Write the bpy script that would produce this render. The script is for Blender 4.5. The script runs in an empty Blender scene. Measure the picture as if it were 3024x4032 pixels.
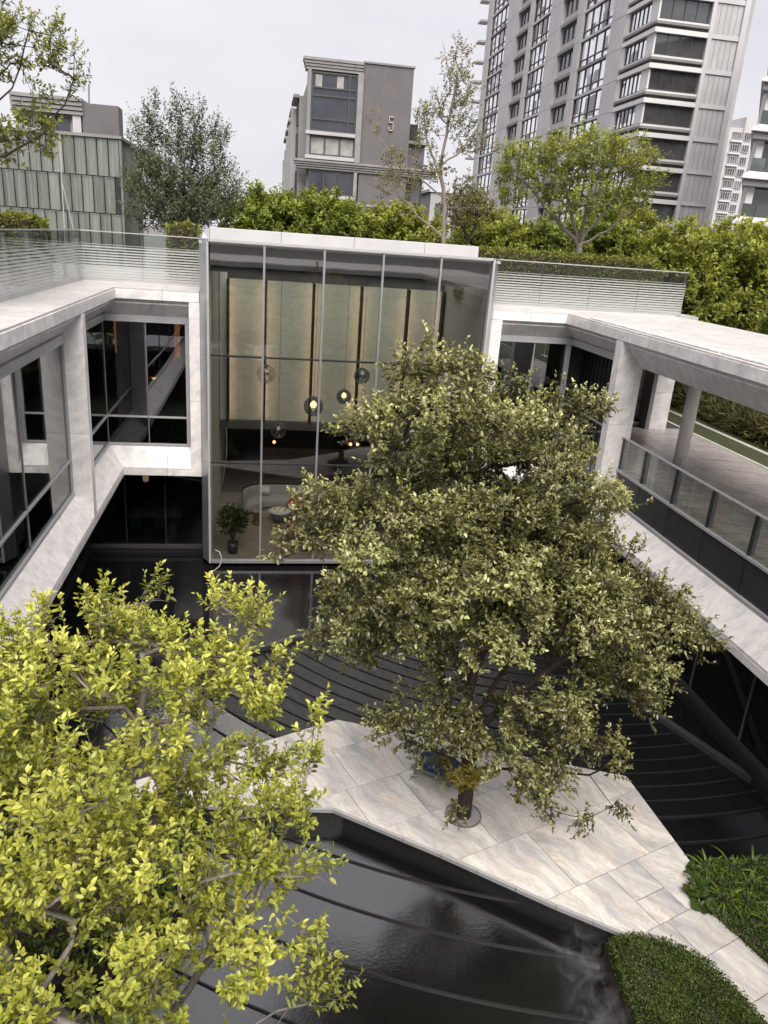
import bpy, math, random
import numpy as np
from mathutils import Matrix, Vector

random.seed(7)
RNG = np.random.default_rng(11)
scene = bpy.context.scene
COL = scene.collection

# ------------------------------------------------------------------ camera (z = 0 is eye level, the sunken court lies 11 m below)
cam_data = bpy.data.cameras.new("camera")
cam_data.sensor_fit = 'VERTICAL'
cam_data.sensor_height = 36.0
cam_data.lens = 26.77
cam_data.clip_start = 0.1
cam_data.clip_end = 3000
camera = bpy.data.objects.new("camera", cam_data)
COL.objects.link(camera)
camera.matrix_world = Matrix(((0.98653553, -0.01369924, -0.16297232),
                              (-0.14844931, 0.3431693, -0.9274684),
                              (0.06863271, 0.93917366, 0.33651507))).to_4x4()
scene.camera = camera

# ------------------------------------------------------------------ sky, sun, exposure
SUN_AZ, SUN_EL = math.radians(181), math.radians(54)      # azimuth clockwise from +Y
world = bpy.data.worlds.new("World")
scene.world = world
world.use_nodes = True
wt = world.node_tree
wt.nodes.clear()
w_out = wt.nodes.new('ShaderNodeOutputWorld')
w_bg = wt.nodes.new('ShaderNodeBackground')
w_bg.inputs['Strength'].default_value = 0.1
w_sky = wt.nodes.new('ShaderNodeTexSky')
w_sky.sky_type = 'NISHITA'
w_sky.sun_disc = False
w_sky.sun_elevation = SUN_EL
w_sky.sun_rotation = SUN_AZ
w_tc = wt.nodes.new('ShaderNodeTexCoord')
w_map = wt.nodes.new('ShaderNodeMapping')
w_map.inputs['Scale'].default_value = (1.3, 1.3, 4.0)
w_no = wt.nodes.new('ShaderNodeTexNoise')
w_no.inputs['Scale'].default_value = 1.6
w_no.inputs['Detail'].default_value = 5
w_ramp = wt.nodes.new('ShaderNodeValToRGB')
w_ramp.color_ramp.elements[0].position = 0.30
w_ramp.color_ramp.elements[0].color = (1.74, 1.69, 1.79, 1)
w_ramp.color_ramp.elements[1].position = 0.72
w_ramp.color_ramp.elements[1].color = (2.12, 2.05, 2.13, 1)
w_mix = wt.nodes.new('ShaderNodeMix')
w_mix.data_type = 'RGBA'
w_mix.inputs[0].default_value = 0.97                       # cloud cover
wt.links.new(w_tc.outputs['Generated'], w_map.inputs['Vector'])
wt.links.new(w_map.outputs['Vector'], w_no.inputs['Vector'])
wt.links.new(w_no.outputs['Fac'], w_ramp.inputs['Fac'])
wt.links.new(w_sky.outputs['Color'], w_mix.inputs[6])
wt.links.new(w_ramp.outputs['Color'], w_mix.inputs[7])
wt.links.new(w_mix.outputs[2], w_bg.inputs['Color'])
wt.links.new(w_bg.outputs[0], w_out.inputs['Surface'])

sun_data = bpy.data.lights.new("sun", 'SUN')
sun_data.energy = 1.5
sun_data.angle = math.radians(55)
sun_data.color = (1.0, 0.95, 0.88)
sun = bpy.data.objects.new("sun", sun_data)
COL.objects.link(sun)
_sd = Vector((math.sin(SUN_AZ) * math.cos(SUN_EL), math.cos(SUN_AZ) * math.cos(SUN_EL), math.sin(SUN_EL)))
sun.rotation_euler = _sd.to_track_quat('Z', 'Y').to_euler()
sun.location = (0, 0, 60)

vs = scene.view_settings
vs.view_transform = 'Standard'
vs.look = 'None'
vs.gamma = 1.0
vs.exposure = 2.1
vs.use_curve_mapping = False
scene.cycles.max_bounces = 6
scene.cycles.transparent_max_bounces = 12
scene.cycles.caustics_reflective = False
scene.cycles.caustics_refractive = False
scene.cycles.sample_clamp_indirect = 4.0
scene.cycles.use_denoising = True
scene.cycles.use_adaptive_sampling = True
scene.cycles.adaptive_threshold = 0.02

# ------------------------------------------------------------------ material helpers
class NT:
    def __init__(self, name):
        self.m = bpy.data.materials.new(name)
        self.m.use_nodes = True
        self.t = self.m.node_tree
        self.t.nodes.clear()
        self.out = self.n('OutputMaterial')
    def n(self, kind, **kw):
        nd = self.t.nodes.new('ShaderNode' + kind)
        for k, v in kw.items():
            setattr(nd, k, v)
        return nd
    def l(self, a, b):
        self.t.links.new(a, b)
    def pr(self, col=(0.5, 0.5, 0.5), rough=0.6, spec=0.5, metal=0.0, ior=1.5):
        b = self.n('BsdfPrincipled')
        b.inputs['Base Color'].default_value = (*col, 1)
        b.inputs['Roughness'].default_value = rough
        b.inputs['Specular IOR Level'].default_value = spec
        b.inputs['Metallic'].default_value = metal
        b.inputs['IOR'].default_value = ior
        self.l(b.outputs[0], self.out.inputs['Surface'])
        return b
    def pos(self, scale=(1, 1, 1), rot=(0, 0, 0), rnd=0.0):
        g = self.n('NewGeometry')
        src = g.outputs['Position']
        if rnd:
            oi = self.n('ObjectInfo')
            mul = self.n('Math', operation='MULTIPLY')
            mul.inputs[1].default_value = rnd
            self.l(oi.outputs['Random'], mul.inputs[0])
            add = self.n('VectorMath', operation='ADD')
            self.l(src, add.inputs[0])
            self.l(mul.outputs[0], add.inputs[1])
            src = add.outputs[0]
        mp = self.n('Mapping')
        mp.inputs['Scale'].default_value = scale
        mp.inputs['Rotation'].default_value = rot
        self.l(src, mp.inputs['Vector'])
        return mp.outputs[0]
    def noise(self, vec, scale, detail=4, rough=0.55, dist=0.0):
        t = self.n('TexNoise')
        t.inputs['Scale'].default_value = scale
        t.inputs['Detail'].default_value = detail
        t.inputs['Roughness'].default_value = rough
        t.inputs['Distortion'].default_value = dist
        self.l(vec, t.inputs['Vector'])
        return t.outputs['Fac']
    def ramp(self, fac, stops):
        r = self.n('ValToRGB')
        e = r.color_ramp.elements
        e[0].position, e[0].color = stops[0][0], (*stops[0][1], 1)
        e[1].position, e[1].color = stops[-1][0], (*stops[-1][1], 1)
        for p, c in stops[1:-1]:
            x = e.new(p)
            x.color = (*c, 1)
        self.l(fac, r.inputs['Fac'])
        return r.outputs['Color']
    def mix(self, fac, a, b, mode='MIX'):
        m = self.n('Mix', data_type='RGBA', blend_type=mode)
        for s, v in ((0, fac), (6, a), (7, b)):
            if hasattr(v, 'links'):
                self.l(v, m.inputs[s])
            elif isinstance(v, (int, float)):
                m.inputs[s].default_value = v
            else:
                m.inputs[s].default_value = (*v, 1)
        return m.outputs[2]
    def math(self, op, a, b=None, clamp=False):
        m = self.n('Math', operation=op, use_clamp=clamp)
        for s, v in ((0, a), (1, b)):
            if v is None:
                continue
            if hasattr(v, 'links'):
                self.l(v, m.inputs[s])
            else:
                m.inputs[s].default_value = v
        return m.outputs[0]
    def bump(self, h, strength=0.3, dist=0.02):
        b = self.n('Bump')
        b.inputs['Strength'].default_value = strength
        b.inputs['Distance'].default_value = dist
        self.l(h, b.inputs['Height'])
        return b.outputs[0]

M = {}

def simple(name, col, rough=0.6, var=0.12, scale=6.0, metal=0.0, spec=0.5, bump=0.0, rnd=5.0):
    t = NT(name)
    b = t.pr(col, rough, spec, metal)
    v = t.pos(rnd=rnd)
    f = t.noise(v, scale, 5)
    lo = tuple(c * (1 - var) for c in col)
    hi = tuple(min(1, c * (1 + var)) for c in col)
    t.l(t.ramp(f, [(0.3, lo), (0.7, hi)]), b.inputs['Base Color'])
    r = t.math('ADD', t.math('MULTIPLY', t.noise(v, scale * 2.3, 3), 0.24), rough - 0.12, True)
    t.l(r, b.inputs['Roughness'])
    if bump:
        t.l(t.bump(t.noise(v, scale * 6, 4), bump), b.inputs['Normal'])
    M[name] = t.m
    return t.m

def emission(name, col, strength):
    t = NT(name)
    e = t.n('Emission')
    e.inputs['Color'].default_value = (*col, 1)
    e.inputs['Strength'].default_value = strength
    t.l(e.outputs[0], t.out.inputs['Surface'])
    M[name] = t.m

def marble(name, base, vein, warm, rot, stretch, rough=0.35, contrast=1.0, stain=0.0, swirl=0.55):
    t = NT(name)
    b = t.pr(base, rough, 0.5)
    v0 = t.pos(rnd=41.0)
    warp = t.n('TexNoise')
    warp.inputs['Scale'].default_value = 0.9
    warp.inputs['Detail'].default_value = 3
    t.l(v0, warp.inputs['Vector'])
    sc = t.n('VectorMath', operation='SCALE')
    sc.inputs['Scale'].default_value = swirl
    t.l(warp.outputs['Color'], sc.inputs[0])
    add = t.n('VectorMath', operation='ADD')
    t.l(v0, add.inputs[0])
    t.l(sc.outputs[0], add.inputs[1])
    mp = t.n('Mapping')
    mp.inputs['Rotation'].default_value = rot
    t.l(add.outputs[0], mp.inputs['Vector'])
    mp2 = t.n('Mapping')
    mp2.inputs['Scale'].default_value = stretch
    t.l(mp.outputs[0], mp2.inputs['Vector'])
    n1 = t.noise(mp2.outputs[0], 1.0, 9, 0.66, 0.4)
    n2 = t.noise(mp2.outputs[0], 2.7, 8, 0.68, 0.8)
    c = t.ramp(n1, [(0.30, vein), (0.47, tuple(0.55 * x + 0.45 * y for x, y in zip(base, vein))), (0.60, base), (0.8, tuple(min(.9, x * 1.06) for x in base))])
    w = t.ramp(n2, [(0.50, (0, 0, 0)), (0.68, (1, 1, 1))])
    c = t.mix(t.math('MULTIPLY', w, 0.6 * contrast), c, warm)
    thin = t.ramp(t.noise(mp2.outputs[0], 1.9, 10, 0.72, 1.2), [(0.47, (0, 0, 0)), (0.5, (1, 1, 1)), (0.53, (0, 0, 0))])
    c = t.mix(t.math('MULTIPLY', thin, 0.38 * contrast), c, tuple(x * 0.72 for x in vein))
    oi = t.n('ObjectInfo')
    hsv = t.n('HueSaturation')
    t.l(c, hsv.inputs['Color'])
    t.l(t.math('ADD', t.math('MULTIPLY', oi.outputs['Random'], 0.12), 0.93), hsv.inputs['Value'])
    col = hsv.outputs[0]
    if stain:
        st = t.ramp(t.noise(t.pos(scale=(3.0, 3.0, 0.5)), 1.6, 6, 0.6), [(0.5, (1, 1, 1)), (0.75, (1 - stain, 1 - stain * 1.05, 1 - stain * 1.15))])
        col = t.mix(1.0, col, st, 'MULTIPLY')
    t.l(col, b.inputs['Base Color'])
    t.l(t.math('ADD', t.math('MULTIPLY', n2, 0.3), rough - 0.12, True), b.inputs['Roughness'])
    t.l(t.bump(n1, 0.06, 0.01), b.inputs['Normal'])
    M[name] = t.m

marble('marble_facing', (0.82, 0.79, 0.775), (0.56, 0.55, 0.56), (0.77, 0.69, 0.65), (0.5, 0.35, 0.6), (0.9, 3.2, 3.6), 0.4, 0.6, 0.16)
marble('marble_paving', (0.70, 0.66, 0.61), (0.31, 0.31, 0.335), (0.50, 0.38, 0.27), (0, 0, 0.95), (0.42, 2.3, 1.0), 0.28, 0.95, 0.12, 0.8)
marble('marble_loggia', (0.44, 0.40, 0.38), (0.25, 0.23, 0.23), (0.38, 0.31, 0.26), (0, 0, 0.3), (0.7, 3.0, 1.0), 0.25, 0.9)
marble('marble_roof', (0.54, 0.515, 0.50), (0.40, 0.39, 0.39), (0.50, 0.45, 0.42), (0.5, 0.35, 0.6), (0.6, 1.6, 2.0), 0.45, 0.6, 0.22)
simple('joint', (0.16, 0.14, 0.12), 0.9)
simple('aluminium', (0.42, 0.42, 0.44), 0.35, 0.08, 2.0, 0.7)
simple('aluminium_light', (0.42, 0.42, 0.43), 0.42, 0.08, 2.0, 0.25)
simple('frame_grey', (0.20, 0.20, 0.21), 0.45, 0.1, 2.0, 0.3)
simple('dark_metal', (0.03, 0.03, 0.034), 0.4, 0.15, 3.0, 0.4)
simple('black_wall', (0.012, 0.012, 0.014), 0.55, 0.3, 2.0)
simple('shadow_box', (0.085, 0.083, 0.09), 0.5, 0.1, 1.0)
simple('spandrel', (0.03, 0.031, 0.034), 0.35, 0.1, 1.0)
simple('white_metal', (0.40, 0.392, 0.398), 0.45, 0.06, 1.5)
simple('plaster', (0.75, 0.69, 0.66), 0.8, 0.06, 3.0)
simple('plaster_pale', (0.55, 0.55, 0.52), 0.8, 0.06, 3.0)
simple('column_paint', (0.80, 0.76, 0.71), 0.6, 0.08, 4.0)
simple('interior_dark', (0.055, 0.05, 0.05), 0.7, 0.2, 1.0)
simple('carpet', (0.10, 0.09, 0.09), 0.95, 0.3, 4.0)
simple('soil', (0.035, 0.025, 0.018), 0.95, 0.4, 12.0, bump=0.6)
simple('gravel', (0.42, 0.40, 0.38), 0.85, 0.45, 60.0, bump=0.9)
simple('lawn', (0.034, 0.041, 0.013), 0.95, 0.35, 5.0, bump=0.5)
simple('street', (0.13, 0.13, 0.13), 0.9, 0.2, 1.0)
simple('kerb', (0.42, 0.40, 0.37), 0.8, 0.15, 4.0)
simple('fabric_grey', (0.30, 0.29, 0.27), 0.95, 0.1, 30.0, bump=0.3)
simple('fabric_red', (0.42, 0.012, 0.015), 0.7, 0.15, 10.0)
simple('fabric_blue', (0.02, 0.045, 0.14), 0.85, 0.15, 25.0)
simple('fabric_teal', (0.16, 0.24, 0.26), 0.9, 0.15, 25.0)
simple('fabric_rust', (0.26, 0.09, 0.03), 0.85, 0.2, 25.0)
simple('fabric_pale', (0.48, 0.47, 0.42), 0.9, 0.1, 25.0)
simple('linen_white', (0.62, 0.60, 0.56), 0.9, 0.06, 20.0)
simple('bronze', (0.22, 0.15, 0.07), 0.35, 0.2, 8.0, 0.8)
simple('paper', (0.7, 0.68, 0.62), 0.8, 0.1, 20.0)
simple('concrete_pale', (0.46, 0.45, 0.462), 0.8, 0.09, 0.35, rnd=0)
simple('concrete_panel', (0.39, 0.382, 0.39), 0.8, 0.10, 0.5)
simple('tower_white', (0.58, 0.57, 0.575), 0.6, 0.05, 0.5)
simple('tower_grey', (0.20, 0.195, 0.195), 0.7, 0.1, 0.5)
simple('tower_brown', (0.10, 0.078, 0.072), 0.8, 0.15, 0.7)
simple('render_mauve', (0.125, 0.116, 0.12), 0.85, 0.09, 0.6, rnd=0)
simple('cornice_stone', (0.24, 0.236, 0.232), 0.8, 0.14, 1.2)
simple('window_frame', (0.06, 0.055, 0.055), 0.5, 0.1, 2.0)
simple('curtain', (0.30, 0.29, 0.28), 0.9, 0.25, 1.5)
simple('digit_metal', (0.44, 0.40, 0.33), 0.45, 0.1, 4.0, 0.3)
simple('rope', (0.45, 0.42, 0.38), 0.9)
simple('plastic_white', (0.62, 0.62, 0.62), 0.6)
simple('stake', (0.30, 0.22, 0.16), 0.85)
simple('pot_black', (0.02, 0.02, 0.02), 0.45)
simple('fruit_warm', (0.5, 0.35, 0.15), 0.6)
emission('led_warm', (1.0, 0.68, 0.42), 11.0)
emission('bulb_warm', (1.0, 0.42, 0.16), 1.3)
emission('bulb_gold', (1.0, 0.66, 0.24), 2.2)
emission('wall_glow', (1.0, 0.30, 0.10), 0.10)  # glow given to wall panels in place of warm room light
emission('bulb_dim', (1.0, 0.62, 0.38), 0.35)
emission('spot_white', (1.0, 0.97, 0.9), 6.0)

def schlick(t, f0):
    lw = t.n('LayerWeight')
    lw.inputs['Blend'].default_value = 0.5
    return t.math('ADD', t.math('MULTIPLY', t.math('POWER', lw.outputs['Facing'], 5.0), 1 - f0), f0, True)

def glass(name, tint, refl, gloss_rough=0.0):
    """pane: tinted see-through sheet with a mirror coat that grows towards grazing angles"""
    t = NT(name)
    tr = t.n('BsdfTransparent')
    tr.inputs['Color'].default_value = (*tint, 1)
    gl = t.n('BsdfGlossy')
    gl.inputs['Roughness'].default_value = gloss_rough
    gl.inputs['Color'].default_value = (0.95, 0.96, 0.97, 1)
    f = schlick(t, 0.03 + refl)
    wob = t.noise(t.pos(scale=(1, 1, 0.6), rnd=13.0), 0.55, 2)
    t.l(t.bump(wob, 0.05, 0.05), gl.inputs['Normal'])
    ms = t.n('MixShader')
    t.l(f, ms.inputs[0])
    t.l(tr.outputs[0], ms.inputs[1])
    t.l(gl.outputs[0], ms.inputs[2])
    t.l(ms.outputs[0], t.out.inputs['Surface'])
    M[name] = t.m

glass('glass_atrium', (0.75, 0.75, 0.73), 0.04)
glass('glass_window', (0.62, 0.65, 0.63), 0.15)
glass('glass_dark', (0.34, 0.37, 0.36), 0.03)
glass('glass_clear', (0.88, 0.91, 0.89), 0.03)
glass('glass_bulb', (0.86, 0.84, 0.82), 0.06)
glass('glass_smoke', (0.45, 0.50, 0.58), 0.10)

def frit():
    """railing glass printed with white lines that get wider towards the bottom"""
    t = NT('glass_frit')
    g = t.n('NewGeometry')
    sep = t.n('SeparateXYZ')
    t.l(g.outputs['Position'], sep.inputs[0])
    z = sep.outputs['Z']
    h = t.math('DIVIDE', t.math('ADD', z, 1.92), 1.5, True)             # 0 at the foot, 1 at the top rail
    ph = t.math('FRACT', t.math('MULTIPLY', z, 1 / 0.088))
    duty = t.math('SUBTRACT', 0.90, t.math('MULTIPLY', h, 0.74))
    top = t.math('LESS_THAN', h, 0.76)
    ink = t.math('MULTIPLY', t.math('LESS_THAN', ph, duty), top)
    tr = t.n('BsdfTransparent')
    tr.inputs['Color'].default_value = (0.80, 0.83, 0.81, 1)
    gl = t.n('BsdfGlossy')
    gl.inputs['Roughness'].default_value = 0.0
    ms = t.n('MixShader')
    t.l(schlick(t, 0.05), ms.inputs[0])
    t.l(tr.outputs[0], ms.inputs[1])
    t.l(gl.outputs[0], ms.inputs[2])
    di = t.n('BsdfDiffuse')
    di.inputs['Color'].default_value = (0.66, 0.665, 0.66, 1)
    tl = t.n('BsdfTranslucent')
    tl.inputs['Color'].default_value = (0.5, 0.5, 0.5, 1)
    m2 = t.n('MixShader')
    m2.inputs[0].default_value = 0.3
    t.l(di.outputs[0], m2.inputs[1])
    t.l(tl.outputs[0], m2.inputs[2])
    m3 = t.n('MixShader')
    t.l(t.math('MULTIPLY', ink, 0.62), m3.inputs[0])
    t.l(ms.outputs[0], m3.inputs[1])
    t.l(m2.outputs[0], m3.inputs[2])
    t.l(m3.outputs[0], t.out.inputs['Surface'])
    M['glass_frit'] = t.m
frit()

def far_glass(name, col, spec_ior, rnd_amt):
    t = NT(name)
    b = t.pr(col, 0.06, 0.5, 0.0, spec_ior)
    oi = t.n('ObjectInfo')
    v = t.pos(scale=(0.8, 0.8, 0.8), rnd=30.0)
    f = t.math('ADD', t.math('MULTIPLY', t.noise(v, 0.7, 3), 0.6), t.math('MULTIPLY', oi.outputs['Random'], 0.4))
    t.l(t.ramp(f, [(0.3, tuple(c * 0.5 for c in col)), (0.62, col), (0.75, tuple(min(0.6, c * rnd_amt) for c in col))]), b.inputs['Base Color'])
    t.l(t.bump(t.noise(t.pos(rnd=9.0), 0.6, 2), 0.04, 0.05), b.inputs['Normal'])
    M[name] = t.m
far_glass('far_glass', (0.075, 0.076, 0.082), 2.0, 2.6)
def mirror_glass():
    t = NT('far_glass_bright')
    b = t.pr((0.8, 0.8, 0.82), 0.05, 0.5, 1.0)
    g = t.n('NewGeometry')
    vo = t.n('TexVoronoi', feature='F1', distance='CHEBYCHEV')
    vo.inputs['Randomness'].default_value = 0.55
    mp = t.n('Mapping')
    mp.inputs['Scale'].default_value = (0.02, 0.62, 0.5)
    t.l(g.outputs['Position'], mp.inputs['Vector'])
    t.l(mp.outputs[0], vo.inputs['Vector'])
    vo.inputs['Scale'].default_value = 1.0
    sp = t.n('SeparateColor')
    t.l(vo.outputs['Color'], sp.inputs[0])
    t.l(t.ramp(sp.outputs[0], [(0.0, (0.95, 0.95, 0.96)), (0.66, (0.85, 0.85, 0.87)), (0.70, (0.14, 0.14, 0.15)), (1.0, (0.30, 0.29, 0.30))]), b.inputs['Base Color'])
    t.l(t.bump(t.noise(t.pos(rnd=9.0), 0.6, 2), 0.04, 0.05), b.inputs['Normal'])
    M['far_glass_bright'] = t.m
mirror_glass()
far_glass('far_glass_blue', (0.05, 0.053, 0.07), 1.7, 2.2)
far_glass('far_glass_green', (0.055, 0.068, 0.063), 1.8, 2.0)

def wet_granite(name, ior, rough, bscale, bstr, streak):
    t = NT(name)
    b = t.pr((0.012, 0.012, 0.013), rough, 0.5, 0.0, ior)
    v = t.pos()
    t.l(t.ramp(t.noise(v, 55, 3), [(0.35, (0.003, 0.003, 0.0035)), (0.75, (0.012, 0.012, 0.013))]), b.inputs['Base Color'])
    n = t.noise(t.pos(scale=streak), bscale, 5, 0.6, 0.3)
    n2 = t.noise(v, 2.2, 3)
    nb = t.bump(n, bstr, 0.02)
    t.l(nb, b.inputs['Normal'])
    t.l(t.math('ADD', t.math('MULTIPLY', n2, 0.22), rough - 0.08, True), b.inputs['Roughness'])
    M[name] = t.m
wet_granite('wet_granite', 2.4, 0.085, 16.0, 0.13, (1, 1, 1))
wet_granite('rill_granite', 1.5, 0.20, 22.0, 0.4, (1, 1, 1))
wet_granite('still_water', 1.36, 0.05, 5.0, 0.05, (1, 1, 1))
simple('granite_dry', (0.014, 0.014, 0.015), 0.5, 0.3, 30.0)
simple('rim_granite', (0.045, 0.045, 0.047), 0.45, 0.2, 25.0)

def copper():
    t = NT('patina_copper')
    b = t.pr((0.2, 0.23, 0.19), 0.6, 0.4, 0.1)
    v = t.pos(scale=(5.0, 5.0, 0.35), rnd=7.0)
    oi = t.n('ObjectInfo')
    f = t.math('ADD', t.math('MULTIPLY', t.noise(v, 1.3, 6, 0.65), 0.75), t.math('MULTIPLY', oi.outputs['Random'], 0.22))
    t.l(t.ramp(f, [(0.25, (0.09, 0.097, 0.088)), (0.5, (0.172, 0.187, 0.168)), (0.75, (0.25, 0.262, 0.24))]), b.inputs['Base Color'])
    t.l(t.bump(t.noise(t.pos(scale=(9, 9, 0.6)), 1.0, 4), 0.25, 0.02), b.inputs['Normal'])
    M['patina_copper'] = t.m
copper()

def wood():
    t = NT('floor_wood')
    b = t.pr((0.25, 0.2, 0.15), 0.4, 0.4)
    v = t.pos(scale=(0.7, 9.0, 1.0), rnd=17.0)
    t.l(t.ramp(t.noise(v, 2.0, 6, 0.6, 0.5), [(0.3, (0.13, 0.105, 0.08)), (0.7, (0.36, 0.31, 0.25))]), b.inputs['Base Color'])
    M['floor_wood'] = t.m
wood()

def silk_wall():
    t = NT('silk_wall')
    b = t.pr((0.3, 0.31, 0.27), 0.6, 0.3)
    v = t.pos(scale=(2.0, 2.0, 5.0))
    t.l(t.ramp(t.noise(v, 1.6, 7, 0.65), [(0.3, (0.37, 0.37, 0.325)), (0.7, (0.48, 0.478, 0.425))]), b.inputs['Base Color'])
    M['silk_wall'] = t.m
silk_wall()

def leaf_mat(name, old, mid, young, trans=0.35, gloss=0.35, rough=0.45):
    t = NT(name)
    at = t.n('Attribute', attribute_name='young')  # leaf age; on trees it also carries painted-in crown-top light
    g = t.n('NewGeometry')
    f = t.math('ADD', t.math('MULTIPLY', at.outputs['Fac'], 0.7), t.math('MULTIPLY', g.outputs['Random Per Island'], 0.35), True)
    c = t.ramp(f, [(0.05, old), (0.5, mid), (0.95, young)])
    b = t.n('BsdfPrincipled')
    b.inputs['Roughness'].default_value = rough
    b.inputs['Specular IOR Level'].default_value = gloss
    t.l(c, b.inputs['Base Color'])
    tl = t.n('BsdfTranslucent')
    hs = t.n('HueSaturation')
    hs.inputs['Hue'].default_value = 0.485
    hs.inputs['Saturation'].default_value = 1.15
    hs.inputs['Value'].default_value = 1.25
    t.l(c, hs.inputs['Color'])
    t.l(hs.outputs[0], tl.inputs['Color'])
    ms = t.n('MixShader')
    ms.inputs[0].default_value = trans
    t.l(b.outputs[0], ms.inputs[1])
    t.l(tl.outputs[0], ms.inputs[2])
    t.l(ms.outputs[0], t.out.inputs['Surface'])
    M[name] = t.m
leaf_mat('leaf_lime', (0.085, 0.105, 0.016), (0.31, 0.335, 0.045), (0.62, 0.625, 0.13), 0.30, 0.6)
leaf_mat('leaf_olive', (0.05, 0.045, 0.014), (0.175, 0.178, 0.052), (0.50, 0.51, 0.20), 0.22, 0.9, 0.36)  # young colour greyed to paint in sky sheen on upper leaves
leaf_mat('leaf_gold', (0.18, 0.15, 0.03), (0.32, 0.28, 0.055), (0.46, 0.42, 0.12), 0.35, 0.4)
leaf_mat('leaf_green', (0.065, 0.09, 0.018), (0.14, 0.175, 0.03), (0.27, 0.31, 0.055), 0.3, 0.35)
leaf_mat('leaf_spring', (0.10, 0.115, 0.024), (0.205, 0.228, 0.046), (0.375, 0.405, 0.085), 0.35, 0.35)
leaf_mat('leaf_grey', (0.045, 0.062, 0.03), (0.09, 0.112, 0.055), (0.165, 0.195, 0.10), 0.3, 0.35)
leaf_mat('leaf_dusty', (0.09, 0.088, 0.035), (0.155, 0.15, 0.055), (0.27, 0.26, 0.095), 0.3, 0.3)
leaf_mat('leaf_dark', (0.03, 0.036, 0.016), (0.062, 0.07, 0.032), (0.12, 0.125, 0.06), 0.25, 0.35)
leaf_mat('leaf_hedge', (0.036, 0.056, 0.012), (0.085, 0.122, 0.026), (0.175, 0.215, 0.05), 0.25, 0.4)
leaf_mat('leaf_strap', (0.06, 0.12, 0.012), (0.11, 0.19, 0.018), (0.19, 0.28, 0.035), 0.3, 0.5)
leaf_mat('leaf_round', (0.024, 0.045, 0.008), (0.042, 0.07, 0.012), (0.075, 0.11, 0.02), 0.2, 0.35, 0.4)

def bark(name, a, b_):
    t = NT(name)
    b = t.pr(a, 0.85, 0.3)
    v = t.pos(scale=(6, 6, 2.2))
    f = t.noise(v, 3.0, 7, 0.65)
    t.l(t.ramp(f, [(0.3, a), (0.7, b_)]), b.inputs['Base Color'])
    t.l(t.bump(f, 0.6, 0.03), b.inputs['Normal'])
    M[name] = t.m
bark('bark_brown', (0.045, 0.032, 0.025), (0.13, 0.10, 0.08))
bark('bark_grey', (0.13, 0.11, 0.095), (0.28, 0.25, 0.22))
bark('bark_dark', (0.02, 0.014, 0.012), (0.07, 0.05, 0.04))

# ------------------------------------------------------------------ object helpers
WLOC = {}

def put(o, parent, loc):
    COL.objects.link(o)
    if parent is not None:
        o.parent = parent
        p = WLOC[parent.name]
        o.location = (loc[0] - p[0], loc[1] - p[1], loc[2] - p[2])
    else:
        o.location = loc
    WLOC[o.name] = tuple(loc)
    return o

def tag(o, label, cat, group=None):
    o['label'] = label
    o['category'] = cat
    if group:
        o['group'] = group
    return o

def thing(name, label, cat, loc, group=None):
    o = bpy.data.objects.new(name, None)
    o.empty_display_size = 0.3
    put(o, None, loc)
    return tag(o, label, cat, group)

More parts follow.
